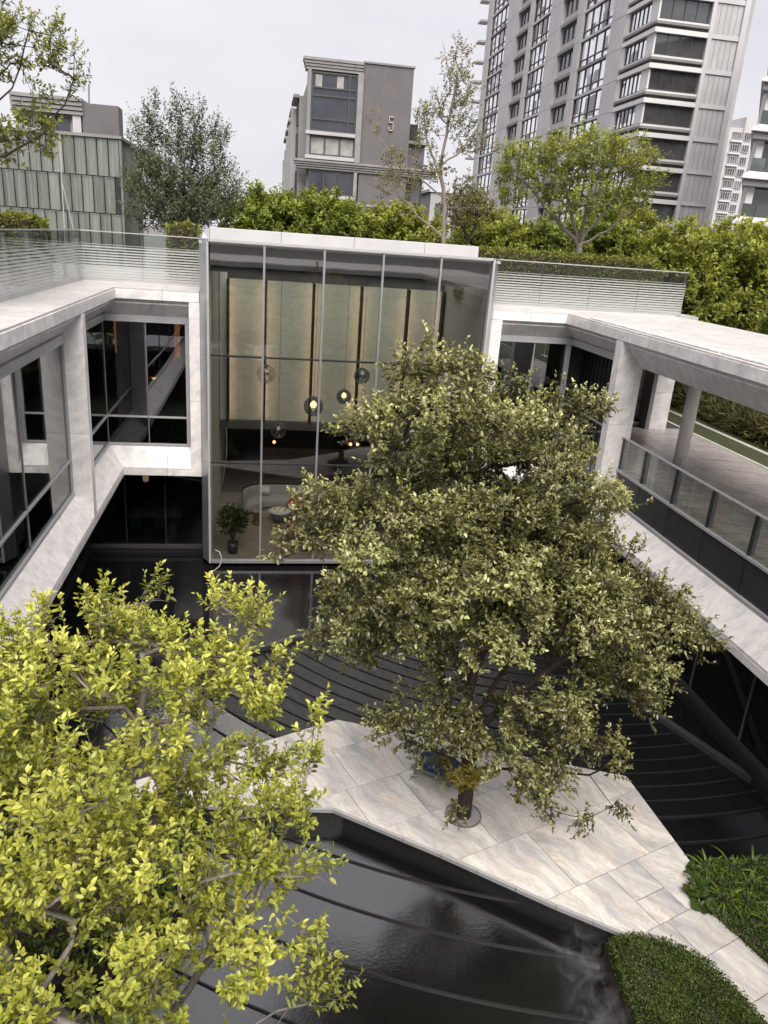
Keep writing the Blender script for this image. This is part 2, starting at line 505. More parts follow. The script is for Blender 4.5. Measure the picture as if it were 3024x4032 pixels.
class MB:
    def __init__(self):
        self.v, self.f = [], []
    def add(self, vs, fs):
        k = len(self.v)
        self.v += [tuple(p) for p in vs]
        self.f += [tuple(i + k for i in f) for f in fs]
        return self
    def box(self, x0, x1, y0, y1, z0, z1):
        return self.add([(x0, y0, z0), (x1, y0, z0), (x1, y1, z0), (x0, y1, z0), (x0, y0, z1), (x1, y0, z1), (x1, y1, z1), (x0, y1, z1)],
                        [(0, 3, 2, 1), (4, 5, 6, 7), (0, 1, 5, 4), (1, 2, 6, 5), (2, 3, 7, 6), (3, 0, 4, 7)])
    def loft(self, a, b, caps=True):
        n = len(a)
        fs = [(i, (i + 1) % n, n + (i + 1) % n, n + i) for i in range(n)]
        if caps:
            fs += [tuple(range(n))[::-1], tuple(range(n, 2 * n))]
        return self.add(list(a) + list(b), fs)
    def prism(self, poly, z0, z1):
        return self.loft([(x, y, z0) for x, y in poly], [(x, y, z1) for x, y in poly])
    def tube(self, pts, rad, n=6, cap=True):
        P = [Vector(p) for p in pts]
        if not hasattr(rad, '__len__'):
            rad = [rad] * len(P)
        k = len(self.v)
        up = Vector((0, 0, 1))
        prev = None
        for i, p in enumerate(P):
            d = (P[min(i + 1, len(P) - 1)] - P[max(i - 1, 0)])
            d = d.normalized() if d.length > 1e-9 else Vector((0, 0, 1))
            if prev is None:
                s = d.cross(up)
                if s.length < 0.05:
                    s = d.cross(Vector((1, 0, 0)))
            else:
                s = prev - d * prev.dot(d)
                if s.length < 1e-5:
                    s = d.orthogonal()
            s.normalize()
            prev = s
            q = d.cross(s)
            for j in range(n):
                a = 2 * math.pi * j / n
                self.v.append(tuple(p + (s * math.cos(a) + q * math.sin(a)) * rad[i]))
        for i in range(len(P) - 1):
            for j in range(n):
                a, b = k + i * n + j, k + i * n + (j + 1) % n
                self.f.append((a, b, b + n, a + n))
        if cap:
            self.f.append(tuple(k + j for j in range(n))[::-1])
            self.f.append(tuple(k + (len(P) - 1) * n + j for j in range(n)))
        return self
    def lathe(self, prof, c=(0, 0, 0), n=20):
        k = len(self.v)
        for r, z in prof:
            for j in range(n):
                a = 2 * math.pi * j / n
                self.v.append((c[0] + r * math.cos(a), c[1] + r * math.sin(a), c[2] + z))
        for i in range(len(prof) - 1):
            for j in range(n):
                a, b = k + i * n + j, k + i * n + (j + 1) % n
                self.f.append((a, b, b + n, a + n))
        return self
    def build(self, name, mat, parent=None, loc=None, smooth=False, bevel=0.0, kind=None):
        if loc is None:
            loc = WLOC[parent.name] if parent is not None else (0, 0, 0)
        me = bpy.data.meshes.new(name)
        me.from_pydata([(x - loc[0], y - loc[1], z - loc[2]) for x, y, z in self.v], [], self.f)
        me.materials.append(M[mat])
        if smooth:
            me.polygons.foreach_set('use_smooth', [True] * len(me.polygons))
        o = bpy.data.objects.new(name, me)
        put(o, parent, loc)
        if bevel:
            bv = o.modifiers.new('bevel', 'BEVEL')
            bv.width = bevel
            bv.segments = 2
            bv.limit_method = 'ANGLE'
        if kind:
            o['kind'] = kind
        return o

def box(name, mat, parent, x0, x1, y0, y1, z0, z1, bevel=0.0, loc=None):
    return MB().box(x0, x1, y0, y1, z0, z1).build(name, mat, parent, loc, bevel=bevel)

def clone(o, parent, loc):
    c = o.copy()
    return put(c, parent, loc)

def structure(o):
    o['kind'] = 'structure'
    return o
# ------------------------------------------------------------------ the sunken court: levels
Z_ROOF, Z_HEAD, Z_GLASS_TOP = -2.0, -2.28, -3.03
Z_RAIL, Z_FLOOR, Z_SILL_IN, Z_SILL_OUT, Z_LEDGE = -5.09, -6.13, -7.10, -7.75, -8.02
Z_GROUND, Z_PLAT = -10.9, -10.9
XL, XR, YF = -4.45, 10.29, 25.4          # outer planes of the left run, the right run and the end runs
D = 0.55                                  # depth of the window reveals
YG = YF + D
XLG, XRG = XL - D, XR + D
Y_NEAR = -1.0

# ------------------------------------------------------------------ setting: ground, sky is the world
g = MB()
hx0, hx1, hy0, hy1 = -14.0, 16.25, -14.0, 38.0
B = 1400
g.add([(-B, -B, -6.24), (B, -B, -6.24), (B, hy0, -6.24), (-B, hy0, -6.24)], [(0, 1, 2, 3)])
g.add([(-B, hy1, -6.24), (B, hy1, -6.24), (B, B, -6.24), (-B, B, -6.24)], [(0, 1, 2, 3)])
g.add([(-B, hy0, -6.24), (hx0, hy0, -6.24), (hx0, hy1, -6.24), (-B, hy1, -6.24)], [(0, 1, 2, 3)])
g.add([(hx1, hy0, -6.24), (B, hy0, -6.24), (B, hy1, -6.24), (hx1, hy1, -6.24)], [(0, 1, 2, 3)])
structure(g.build('ground', 'street'))
structure(MB().prism([(16.26, -14), (90, -14), (90, 45), (16.26, 45)], -6.30, -6.20).build('lawn', 'lawn'))
structure(MB().prism([(17.6, 5), (17.8, 5), (17.8, 45), (17.6, 45)], -6.26, -6.185).build('path', 'kerb'))
structure(MB().box(hx0, hx1, hy0, hy1, -12.6, -12.3).build('basin_floor', 'black_wall'))

# ------------------------------------------------------------------ cascade of curved granite steps, still pool, rims
CX, CY = 9.3, 25.5
RIM_L = ((-8.0, 15.03), (7.23, 23.14))
RIM_R = ((7.23, 23.14), (11.57, 12.65))

def in_fan(x, y):
    if not (-7.2 < x < 11.55 and y > 2.5):
        return False
    if y > 19.29 + 0.532 * x:
        return False
    if y > 12.65 and x > 9.13 - 0.4136 * (y - 18.55):
        return False
    return True

def arc_range(R):
    c = math.radians(-24)
    st = math.radians(0.25)
    a0 = a1 = None
    ok = [a for a in np.arange(math.radians(-100), math.radians(60), st) if in_fan(CX + R * math.sin(a), CY - R * math.cos(a))]
    if not ok:
        return None
    seg, best = [ok[0]], []
    for a in ok[1:]:
        if a - seg[-1] > 1.5 * st:
            if len(seg) > len(best):
                best = seg
            seg = [a]
        else:
            seg.append(a)
    if len(seg) > len(best):
        best = seg
    return best[0], best[-1]

cascade = bpy.data.objects.new('cascade', None)
put(cascade, None, (4.0, 12.0, -12.3))
structure(cascade)
radii = [3.4 + 0.455 * i for i in range(22)] + [13.45, 14.15, 15.0, 15.9, 16.9, 18.0, 19.2, 20.5, 21.9, 23.4]
zs = -11.2
for i in range(len(radii) - 1):
    r0, r1 = radii[i], radii[i + 1]
    zs -= 0.0045 if r0 < 13.3 else 0.02
    A, Bq = arc_range(r0), arc_range(r1)
    if not A or not Bq:
        continue
    n = max(6, int((A[1] - A[0]) * r1 / 0.35))
    lip = 0.04 if r0 < 13.3 else 0.035
    lh = 0.02 if r0 < 13.3 else 0.014
    mb = MB()
    rows = []
    for rr, zz in ((r0, zs), (r1 - lip, zs), (r1 - lip + 0.008, zs + lh), (r1, zs + lh), (r1, zs - 0.3)):
        t = (rr - r0) / (r1 - r0)
        lo = A[0] + (Bq[0] - A[0]) * t
        hi = A[1] + (Bq[1] - A[1]) * t
        rows.append([(CX + rr * math.sin(lo + (hi - lo) * j / n), CY - rr * math.cos(lo + (hi - lo) * j / n), zz) for j in range(n + 1)])
    lip_rows, rows = rows[1:], rows[:2]
    for a, b in zip(rows[:-1], rows[1:]):
        mb.add(a + b, [(j, n + 1 + j, n + 2 + j, j + 1) for j in range(n)])
    stp = mb.build('step', 'rill_granite' if r0 < 13.3 else 'wet_granite', cascade)
    lp_ = MB()
    for a, b in zip(lip_rows[:-1], lip_rows[1:]):
        lp_.add(a + b, [(j, n + 1 + j, n + 2 + j, j + 1) for j in range(n)])
    lp_.build('lip', 'granite_dry', stp, WLOC[cascade.name])

structure(MB().add([(-8, 15.03, -11.17), (7.23, 23.14, -11.17), (11.57, 12.65, -11.17), (11.75, 12.6, -11.17), (11.75, 27, -11.17), (-8, 27, -11.17)],
                   [(0, 1, 5), (1, 4, 5), (1, 2, 3, 4)]).build('pool_water', 'still_water'))

def rim(p, q, w=0.17):
    d = Vector((q[0] - p[0], q[1] - p[1], 0)).normalized()
    s = Vector((-d.y, d.x, 0)) * w / 2
    pts = [(p[0] + s.x, p[1] + s.y), (p[0] - s.x, p[1] - s.y), (q[0] - s.x, q[1] - s.y), (q[0] + s.x, q[1] + s.y)]
    o = MB().prism(pts, -12.2, -11.14).build('pool_rim', 'rim_granite', None, (p[0], p[1], -12.2), bevel=0.01)
    return structure(o)
rim(*RIM_L)
rim((7.3, 22.98), RIM_R[1])

# ------------------------------------------------------------------ marble platform with paving slabs
PLAT = [(-3.6, 13.0), (1.6, 12.42), (3.54, 11.07), (5.34, 9.72), (6.42, 8.98), (7.0, 8.3), (7.5, 7.4), (8.0, 5.6), (8.6, 3.5), (9.9, 3.5), (9.1, 6.4), (8.48, 8.23), (8.02, 9.55), (8.34, 10.45), (8.2, 12.95), (1.93, 15.4)]
UA = (math.cos(math.radians(20.5)), math.sin(math.radians(20.5)))
UN = (-UA[1], UA[0])

def clip_half(poly, nx, ny, c):                # keep nx*x + ny*y <= c
    out = []
    for i in range(len(poly)):
        p, q = poly[i], poly[(i + 1) % len(poly)]
        a, b = nx * p[0] + ny * p[1] - c, nx * q[0] + ny * q[1] - c
        if a <= 0:
            out.append(p)
        if (a < 0 < b) or (b < 0 < a):
            t = a / (a - b)
            out.append((p[0] + t * (q[0] - p[0]), p[1] + t * (q[1] - p[1])))
    return out

platform = MB().prism(PLAT, -11.05, -10.96).build('marble_platform', 'joint', None, (4.2, 12.0, -11.05))
structure(platform)
MB().prism([(4.2 + (x - 4.2) * 0.93, 12 + (y - 12) * 0.9) for x, y in PLAT if y > 6], -12.3, -11.05).build('plinth', 'granite_dry', platform)
ROWS = [2.2, 3.4, 4.4, 5.3, 6.1, 7.38, 8.85, 10.15, 11.44, 12.75, 14.1, 15.5]
rr = random.Random(3)
def slab(a0, a1, n0, n1):
    j = 0.006
    poly = PLAT
    for nx, ny, c in ((UA[0], UA[1], a1 - j), (-UA[0], -UA[1], -(a0 + j)), (UN[0], UN[1], n1 - j), (-UN[0], -UN[1], -(n0 + j))):
        poly = clip_half(poly, nx, ny, c)
        if len(poly) < 3:
            return
    area = abs(sum(poly[i][0] * poly[(i + 1) % len(poly)][1] - poly[(i + 1) % len(poly)][0] * poly[i][1] for i in range(len(poly)))) / 2
    if area < 0.01:
        return
    dz = rr.uniform(-0.0015, 0.0015)
    MB().prism(poly, -10.955, Z_PLAT + dz).build('paving_slab', 'marble_paving', platform, bevel=0.004)
for k in range(len(ROWS) - 1):
    n0, n1 = ROWS[k], ROWS[k + 1]
    if n0 == 6.1:
        cuts = [5.6, 7.75, 9.76, 10.49, 12.2]
    else:
        a = -2.0 + 0.85 * (k % 2) + rr.uniform(-.2, .2)
        cuts = [a]
        while a < 13:
            a += rr.choice((1.25, 1.9, 1.9, 2.1))
            cuts.append(a)
    for a0, a1 in zip(cuts[:-1], cuts[1:]):
        if n0 == 6.1 and a0 == 9.76:
            slab(a0, a1, n0, 6.65)
            slab(a0, a1, 6.655, n1)
        else:
            slab(a0, a1, n0, n1)
# pale metal drip edge along the two front edges, in lengths
for p, q in (((1.6, 12.42), (3.54, 11.07)), ((3.54, 11.07), (5.34, 9.72)), ((5.34, 9.72), (6.42, 8.98)), ((-3.6, 13.0), (1.6, 12.42))):
    n = max(1, round(math.dist(p, q) / 0.75))
    d = Vector((q[0] - p[0], q[1] - p[1])).normalized()
    s = Vector((d.y, -d.x))
    for i in range(n):
        a = Vector(p) + (Vector(q) - Vector(p)) * (i / n) + d * 0.006
        b = Vector(p) + (Vector(q) - Vector(p)) * ((i + 1) / n) - d * 0.006
        MB().prism([tuple(a + s * .006), tuple(a + s * .055), tuple(b + s * .055), tuple(b + s * .006)], -10.99, -10.912).build('drip_edge', 'aluminium_light', platform)

# ------------------------------------------------------------------ runs of marble window reveals
def strip(name, mat, parent, P0, P1, nrm, prof, e0=0, e1=0, bevel=0.006):
    d = Vector((P1[0] - P0[0], P1[1] - P0[1])).normalized()
    a = [(P0[0] + nrm[0] * u - d.x * e0 * u, P0[1] + nrm[1] * u - d.y * e0 * u, z) for u, z in prof]
    b = [(P1[0] + nrm[0] * u + d.x * e1 * u, P1[1] + nrm[1] * u + d.y * e1 * u, z) for u, z in prof]
    return MB().loft(a, b).build(name, mat, parent, bevel=bevel)

FASCIA = [(0, Z_HEAD), (0, Z_ROOF), (0.14, Z_ROOF), (0.14, Z_HEAD - 0.10)]
HEAD = [(0.145, Z_HEAD - 0.145), (D - 0.02, Z_GLASS_TOP + 0.22), (D - 0.02, Z_GLASS_TOP + 0.30), (0.145, Z_HEAD - 0.06)]
HEAD_DEEP = [(0.145, Z_HEAD - 0.145), (0.68, Z_GLASS_TOP + 0.005), (0.68, Z_GLASS_TOP + 0.12), (0.145, Z_HEAD - 0.06)]
BAND = [(D - 0.10, Z_GLASS_TOP), (D - 0.10, Z_GLASS_TOP + 0.215), (D + 0.10, Z_GLASS_TOP + 0.215), (D + 0.10, Z_GLASS_TOP)]
SILL = [(0.004, Z_SILL_OUT), (D - 0.06, Z_SILL_IN - 0.02), (D - 0.06, Z_SILL_IN - 0.12), (0.004, Z_SILL_OUT - 0.07)]
LEDGE = [(0, Z_LEDGE), (0, Z_SILL_OUT - 0.074), (0.10, Z_SILL_OUT - 0.05), (0.10, Z_LEDGE)]
SOFFIT = [(0.104, Z_LEDGE + 0.002), (0.104, Z_LEDGE + 0.12), (1.45, Z_LEDGE + 0.12), (1.45, Z_LEDGE + 0.002)]
SILLRAIL = [(D - 0.085, Z_SILL_IN - 0.02), (D - 0.085, Z_SILL_IN + 0.06), (D + 0.05, Z_SILL_IN + 0.06), (D + 0.05, Z_SILL_IN - 0.02)]
MIDRAIL = [(D - 0.045, Z_FLOOR - 0.03), (D - 0.045, Z_FLOOR + 0.03), (D + 0.035, Z_FLOOR + 0.03), (D + 0.035, Z_FLOOR - 0.03)]

def cuts(a, b, n):
    return [a + (b - a) * i / n for i in range(n + 1)]

def reveal_run(parent, axis, fixed, c, nrm, e_lo, e_hi, roof_u, with_roof=True, band_from=None):
    """c = joint positions along the axis in ascending order"""
    j = 0.004
    for i, (a, b) in enumerate(zip(c[:-1], c[1:])):
        e0 = e_lo if i == 0 else 0
        e1 = e_hi if i == len(c) - 2 else 0
        a2, b2 = (a + (0 if e0 else j)), (b - (0 if e1 else j))
        P0, P1 = ((fixed, a2), (fixed, b2)) if axis == 'Y' else ((a2, fixed), (b2, fixed))
        strip('fascia_panel', 'marble_facing', parent, P0, P1, nrm, FASCIA, e0, e1)
        strip('head_panel', 'marble_facing', parent, P0, P1, nrm, HEAD if band_from is None or a >= band_from - .1 else HEAD_DEEP, e0, e1)
        strip('sill_panel', 'marble_facing', parent, P0, P1, nrm, SILL, e0, e1)
        strip('ledge_panel', 'marble_facing', parent, P0, P1, nrm, LEDGE, e0, e1)
        strip('soffit_panel', 'marble_facing', parent, P0, P1, nrm, SOFFIT, e0, e1)
        if with_roof:
            strip('roof_slab', 'marble_roof', parent, P0, P1, nrm, [(0.03, Z_ROOF + 0.004), (0.03, Z_ROOF + 0.05), (roof_u, Z_ROOF + 0.075), (roof_u, Z_ROOF + 0.004)], e0, e1)
    A, Bb = c[0], c[-1]
    P0, P1 = ((fixed, A), (fixed, Bb)) if axis == 'Y' else ((A, fixed), (Bb, fixed))
    Ph = P0 if band_from is None else (fixed, band_from)
    strip('head_frame', 'aluminium_light', parent, Ph, P1, nrm, BAND, e_lo, e_hi, 0.004)
    strip('sill_frame', 'aluminium_light', parent, P0, P1, nrm, SILLRAIL, e_lo, e_hi, 0.004)

# left wing ------------------------------------------------------------------------------------------------
lw = thing('court_wing', 'white marble wing with dark windows along the left edge of the court', 'building', (XL, 20, Z_GROUND))
reveal_run(lw, 'Y', XL, [-1.0, 2.0, 4.6, 7.2, 9.8, 12.4, 15.0, 17.9, 20.6, 23.0, YF], (-1, 0), 0, 1, 1.45)
reveal_run(lw, 'X', YF, [XL, -3.05, -1.92], (0, 1), 1, 0, 1.95)
box('end_post', 'marble_facing', lw, -2.255, -1.915, YF - 0.004, YF + D + 0.1, Z_LEDGE - 0.004, -5.45, 0.006)
box('end_post', 'marble_facing', lw, -2.255, -1.915, YF - 0.004, YF + D + 0.1, -5.442, Z_HEAD - 0.02, 0.006)
for z0, z1 in ((Z_SILL_OUT - 0.05, -5.405), (-5.397, Z_HEAD - 0.03)):
    MB().prism([(XL + 0.004, 20.6), (XL + 0.004, 20.95), (XLG - 0.06, 20.95), (XLG - 0.06, 20.6)], z0, z1).build('marble_fin', 'marble_facing', lw, bevel=0.006)
# glazing of the left wing, upper floor
def pane_x(parent, mat, x, y0, y1, z0, z1, name='window_pane'):
    return box(name, mat, parent, x - 0.012, x + 0.012, y0, y1, z0, z1)
def pane_y(parent, mat, y, x0, x1, z0, z1, name='window_pane'):
    return box(name, mat, parent, x0, x1, y - 0.012, y + 0.012, z0, z1)
for y0, y1 in ((-1, 3.6), (3.6, 8.0), (8.0, 12.4), (12.4, 16.6), (16.6, 20.55), (21.0, YG - 0.03)):
    pane_x(lw, 'glass_window', XLG, y0 + 0.03, y1 - 0.01, Z_FLOOR + 0.03, Z_GLASS_TOP)
    pane_x(lw, 'glass_dark', XLG, y0 + 0.03, y1 - 0.01, Z_SILL_IN + 0.06, Z_FLOOR - 0.03)
    box('mullion', 'frame_grey', lw, XLG - 0.05, XLG + 0.03, y0 - 0.02, y0 + 0.03, Z_SILL_IN + 0.06, Z_GLASS_TOP)
    MB().box(XLG - 0.035, XLG + 0.045, y0 + 0.03, y1 - 0.01, Z_FLOOR - 0.03, Z_FLOOR + 0.03).build('transom', 'aluminium_light', lw)
for x0, x1 in ((XLG + 0.03, -3.68), (-3.65, -2.42)):
    pane_y(lw, 'glass_window', YG, x0, x1, Z_FLOOR + 0.03, Z_GLASS_TOP)
    pane_y(lw, 'glass_dark', YG, x0, x1, Z_SILL_IN + 0.06, Z_FLOOR - 0.03)
    box('transom', 'aluminium_light', lw, x0, x1, YG - 0.045, YG + 0.035, Z_FLOOR - 0.03, Z_FLOOR + 0.03)
box('mullion', 'frame_grey', lw, -3.68, -3.65, YG - 0.03, YG + 0.05, Z_SILL_IN + 0.06, Z_GLASS_TOP)
box('mullion', 'frame_grey', lw, XLG - 0.02, XLG + 0.03, YG - 0.03, YG + 0.02, Z_SILL_IN + 0.06, Z_GLASS_TOP)
box('jamb', 'aluminium_light', lw, -2.42, -2.258, YG - 0.09, YG + 0.08, Z_SILL_IN + 0.06, Z_GLASS_TOP)
box('jamb', 'aluminium_light', lw, XLG - 0.06, XLG + 0.07, 20.555, 20.595, Z_SILL_IN + 0.06, Z_GLASS_TOP)
# floors, ceilings and back walls of the rooms
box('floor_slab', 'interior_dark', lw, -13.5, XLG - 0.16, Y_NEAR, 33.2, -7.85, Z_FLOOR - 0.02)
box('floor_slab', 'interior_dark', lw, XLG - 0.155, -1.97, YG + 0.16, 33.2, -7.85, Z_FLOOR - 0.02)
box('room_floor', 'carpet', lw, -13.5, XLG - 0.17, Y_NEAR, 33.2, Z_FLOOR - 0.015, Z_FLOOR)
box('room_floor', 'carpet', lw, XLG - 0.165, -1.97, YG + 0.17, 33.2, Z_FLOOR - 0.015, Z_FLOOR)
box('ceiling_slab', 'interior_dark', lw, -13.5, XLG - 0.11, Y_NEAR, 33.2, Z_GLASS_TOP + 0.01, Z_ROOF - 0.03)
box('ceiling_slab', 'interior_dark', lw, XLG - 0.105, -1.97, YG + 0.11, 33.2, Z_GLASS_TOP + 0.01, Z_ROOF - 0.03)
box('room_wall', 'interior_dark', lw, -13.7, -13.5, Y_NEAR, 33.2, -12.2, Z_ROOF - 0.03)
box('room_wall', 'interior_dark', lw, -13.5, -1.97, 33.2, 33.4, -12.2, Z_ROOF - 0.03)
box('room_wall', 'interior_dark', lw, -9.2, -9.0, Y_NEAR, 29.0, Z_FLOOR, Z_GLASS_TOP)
box('wall_panel', 'wall_glow', lw, -3.02, -2.84, 28.35, 28.40, -4.5, -3.25)  # emissive, stands in for warm light falling on the return wall
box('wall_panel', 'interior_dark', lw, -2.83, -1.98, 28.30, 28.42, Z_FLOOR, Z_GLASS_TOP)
box('wall_panel', 'wall_glow', lw, -5.62, -5.56, 31.4, 31.45, -4.9, -3.5)
# ground floor, set back and glazed
GY, GXL, GXR = 26.22, -5.85, 11.65
for x0, x1 in ((GXL, -4.62), (-4.59, -3.27), (-3.24, -1.98)):
    pane_y(lw, 'glass_dark', GY, x0 + 0.02, x1, Z_GROUND + 0.05, Z_LEDGE)
    box('mullion', 'dark_metal', lw, x0 - 0.015, x0 + 0.015, GY - 0.05, GY + 0.05, Z_GROUND + 0.05, Z_LEDGE)
box('threshold', 'rim_granite', lw, GXL, -1.98, GY - 0.10, GY + 0.08, Z_GROUND - 0.09, Z_GROUND + 0.045)
for y0, y1 in ((-1, 4), (4, 9), (9, 14), (14, 18), (18, 22), (22, GY - 0.06)):
    pane_x(lw, 'glass_dark', GXL, y0 + 0.03, y1, Z_GROUND + 0.05, Z_LEDGE)
    box('mullion', 'dark_metal', lw, GXL - 0.05, GXL + 0.05, y0 - 0.01, y0 + 0.03, Z_GROUND + 0.05, Z_LEDGE)
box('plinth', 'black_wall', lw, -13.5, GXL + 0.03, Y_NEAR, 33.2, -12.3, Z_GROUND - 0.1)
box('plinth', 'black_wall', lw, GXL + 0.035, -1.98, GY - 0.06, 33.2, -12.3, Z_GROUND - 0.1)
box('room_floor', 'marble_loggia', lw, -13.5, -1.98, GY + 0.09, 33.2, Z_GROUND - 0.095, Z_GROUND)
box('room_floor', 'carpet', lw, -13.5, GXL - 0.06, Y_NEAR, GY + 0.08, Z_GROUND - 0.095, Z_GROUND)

# right wing -------------------------------------------------------------------------------------------------
rw = thing('court_wing', 'white marble wing with open loggia along the right edge of the court', 'building', (XR, 20, Z_GROUND))
reveal_run(rw, 'Y', XR, [-1.0, 2.0, 4.6, 7.2, 9.8, 12.4, 14.9, 17.3, 19.6, 21.4, 23.4, YF], (1, 0), 0, 1, 1.6, band_from=21.4)
reveal_run(rw, 'X', YF, [7.66, 9.0, XR], (0, 1), 0, 1, 1.62)
for i, (a, b) in enumerate(zip([-1, 3, 7, 11, 14.5, 18, 21.2, 24.2], [3, 7, 11, 14.5, 18, 21.2, 24.2, 27.0])):
    MB().loft([(11.895, a + 0.004, Z_ROOF + 0.004), (15.0, a + 0.004, Z_ROOF + 0.004), (15.0, a + 0.004, Z_ROOF + 0.09), (11.895, a + 0.004, Z_ROOF + 0.076)],
              [(11.895, b - 0.004, Z_ROOF + 0.004), (15.0, b - 0.004, Z_ROOF + 0.004), (15.0, b - 0.004, Z_ROOF + 0.09), (11.895, b - 0.004, Z_ROOF + 0.076)]).build('roof_slab', 'marble_roof', rw, bevel=0.005)
# low stone upstand along the loggia roof edge, laid in lengths
for a, b in ((9.0, 13.2), (13.25, 16.4), (16.45, 19.9), (19.95, 23.9)):
    box('roof_upstand', 'marble_facing', rw, XR + 0.16, XR + 0.34, a, b, Z_ROOF + 0.062, Z_ROOF + 0.10, 0.006)
for z0, z1 in ((Z_LEDGE - 0.004, -5.45), (-5.442, Z_HEAD - 0.02)):
    box('end_post', 'marble_facing', rw, 7.655, 8.035, YF - 0.004, YF + D + 0.1, z0, z1, 0.006)
for z0, z1 in ((Z_SILL_OUT - 0.05, -4.75), (-4.742, Z_HEAD - 0.03)):
    box('marble_fin', 'marble_facing', rw, XR - 0.004, XRG + 0.22, 21.0, 21.4, z0, z1, 0.006)
for x0, x1 in ((8.05, 9.45), (9.48, 10.62)):
    pane_y(rw, 'glass_window', YG, x0, x1, Z_FLOOR + 0.03, Z_GLASS_TOP)
    pane_y(rw, 'glass_dark', YG, x0, x1, Z_SILL_IN + 0.06, Z_FLOOR - 0.03)
    box('transom', 'aluminium_light', rw, x0, x1, YG - 0.045, YG + 0.035, Z_FLOOR - 0.03, Z_FLOOR + 0.03)
box('mullion', 'aluminium_light', rw, 9.45, 9.48, YG - 0.03, YG + 0.05, Z_SILL_IN + 0.06, Z_GLASS_TOP)
box('jamb', 'aluminium_light', rw, 10.62, 10.80, YG - 0.08, YG + 0.30, Z_SILL_IN + 0.06, Z_GLASS_TOP)
MB().box(11.5, 11.6, 22.15, 26.4, Z_FLOOR, Z_GLASS_TOP).build('dark_wall', 'black_wall', rw)
for i in range(14):
    box('wall_slat', 'black_wall', rw, 11.46, 11.495, 22.17 + 0.3 * i, 22.37 + 0.3 * i, Z_FLOOR, Z_GLASS_TOP)
box('room_wall', 'interior_dark', rw, 7.62, 11.6, 30.5, 30.6, -12.2, Z_ROOF - 0.03)
box('room_wall', 'interior_dark', rw, 10.85, 11.45, 26.45, 26.55, Z_FLOOR, Z_GLASS_TOP)
box('room_wall', 'plaster', rw, 11.6, 13.15, 26.9, 27.0, Z_FLOOR, Z_GLASS_TOP)
box('room_wall', 'interior_dark', rw, 11.6, 11.7, 27.02, 30.45, Z_FLOOR, Z_GLASS_TOP)
box('room_wall', 'interior_dark', rw, 11.46, 11.6, 26.41, 26.89, Z_FLOOR, Z_GLASS_TOP)
box('floor_slab', 'interior_dark', rw, 7.7, XRG + 0.10, YG + 0.16, 30.5, -7.85, Z_FLOOR - 0.002)
box('floor_slab', 'interior_dark', rw, XRG + 0.12, 16.2, Y_NEAR, 30.5, -7.85, Z_FLOOR - 0.03)
box('ceiling_slab', 'plaster_pale', rw, XRG + 0.135, 15.0, Y_NEAR, 30.5, Z_GLASS_TOP + 0.01, Z_ROOF - 0.03)
box('ceiling_slab', 'interior_dark', rw, 7.7, XRG + 0.105, YG + 0.11, 30.5, Z_GLASS_TOP + 0.01, Z_ROOF - 0.03)
for a, b in zip(cuts(-1, 27, 11)[:-1], cuts(-1, 27, 11)[1:]):
    box('roof_fascia', 'marble_facing', rw, 15.004, 15.10, a + .004, b - .004, Z_GLASS_TOP, Z_ROOF + 0.06)
# loggia paving
ys = cuts(8.2, 26.84, 16)
for i, (a, b) in enumerate(zip(ys[:-1], ys[1:])):
    xs = [XRG + 0.12, 11.9, 13.4, 14.8, 16.2] if i % 2 else [XRG + 0.12, 12.6, 14.1, 15.4, 16.2]
    for x0, x1 in zip(xs[:-1], xs[1:]):
        box('paving_slab', 'marble_loggia', rw, x0 + .004, x1 - .004, a + .004, b - .004, Z_FLOOR - 0.028, Z_FLOOR + rr.uniform(-.001, .001), 0.004)
box('floor_kerb', 'kerb', rw, 16.205, 16.34, Y_NEAR, 30, -6.3, Z_FLOOR + 0.012)
MB().lathe([(0.0, 0), (0.21, 0.0), (0.205, 1.5), (0.2, Z_GLASS_TOP - Z_FLOOR + 0.02)], (13.32, 21.8, Z_FLOOR), 28).build('column', 'column_paint', rw, smooth=True)
for z0, z1 in ((Z_FLOOR, -4.72), (-4.712, Z_GLASS_TOP + 0.005)):
    box('marble_pier', 'marble_facing', rw, 14.66, 15.38, 26.6, 26.95, z0, z1, 0.006)
box('pier_return', 'tower_grey', rw, 14.50, 14.655, 26.55, 27.3, Z_FLOOR, Z_GLASS_TOP)
# stair in the loggia
for i in range(11):
    box('stair_step', 'marble_loggia', rw, 13.2, 14.48, 26.95 + 0.28 * i, 27.25 + 0.28 * i, Z_FLOOR, Z_FLOOR + 0.165 * (i + 1), 0.006)
    box('step_riser', 'interior_dark', rw, 13.2, 14.48, 26.935 + 0.28 * i, 26.948 + 0.28 * i, Z_FLOOR + 0.165 * i + .003, Z_FLOOR + 0.165 * (i + 1) - 0.03)
box('stair_wall', 'plaster', rw, 14.49, 14.64, 27.31, 30.4, Z_FLOOR, Z_GLASS_TOP)
MB().tube([(14.43, 27.0, -5.35), (14.43, 27.15, -5.25), (14.43, 29.6, -3.75)], 0.022, 8).build('stair_handrail', 'bronze', rw, smooth=True)
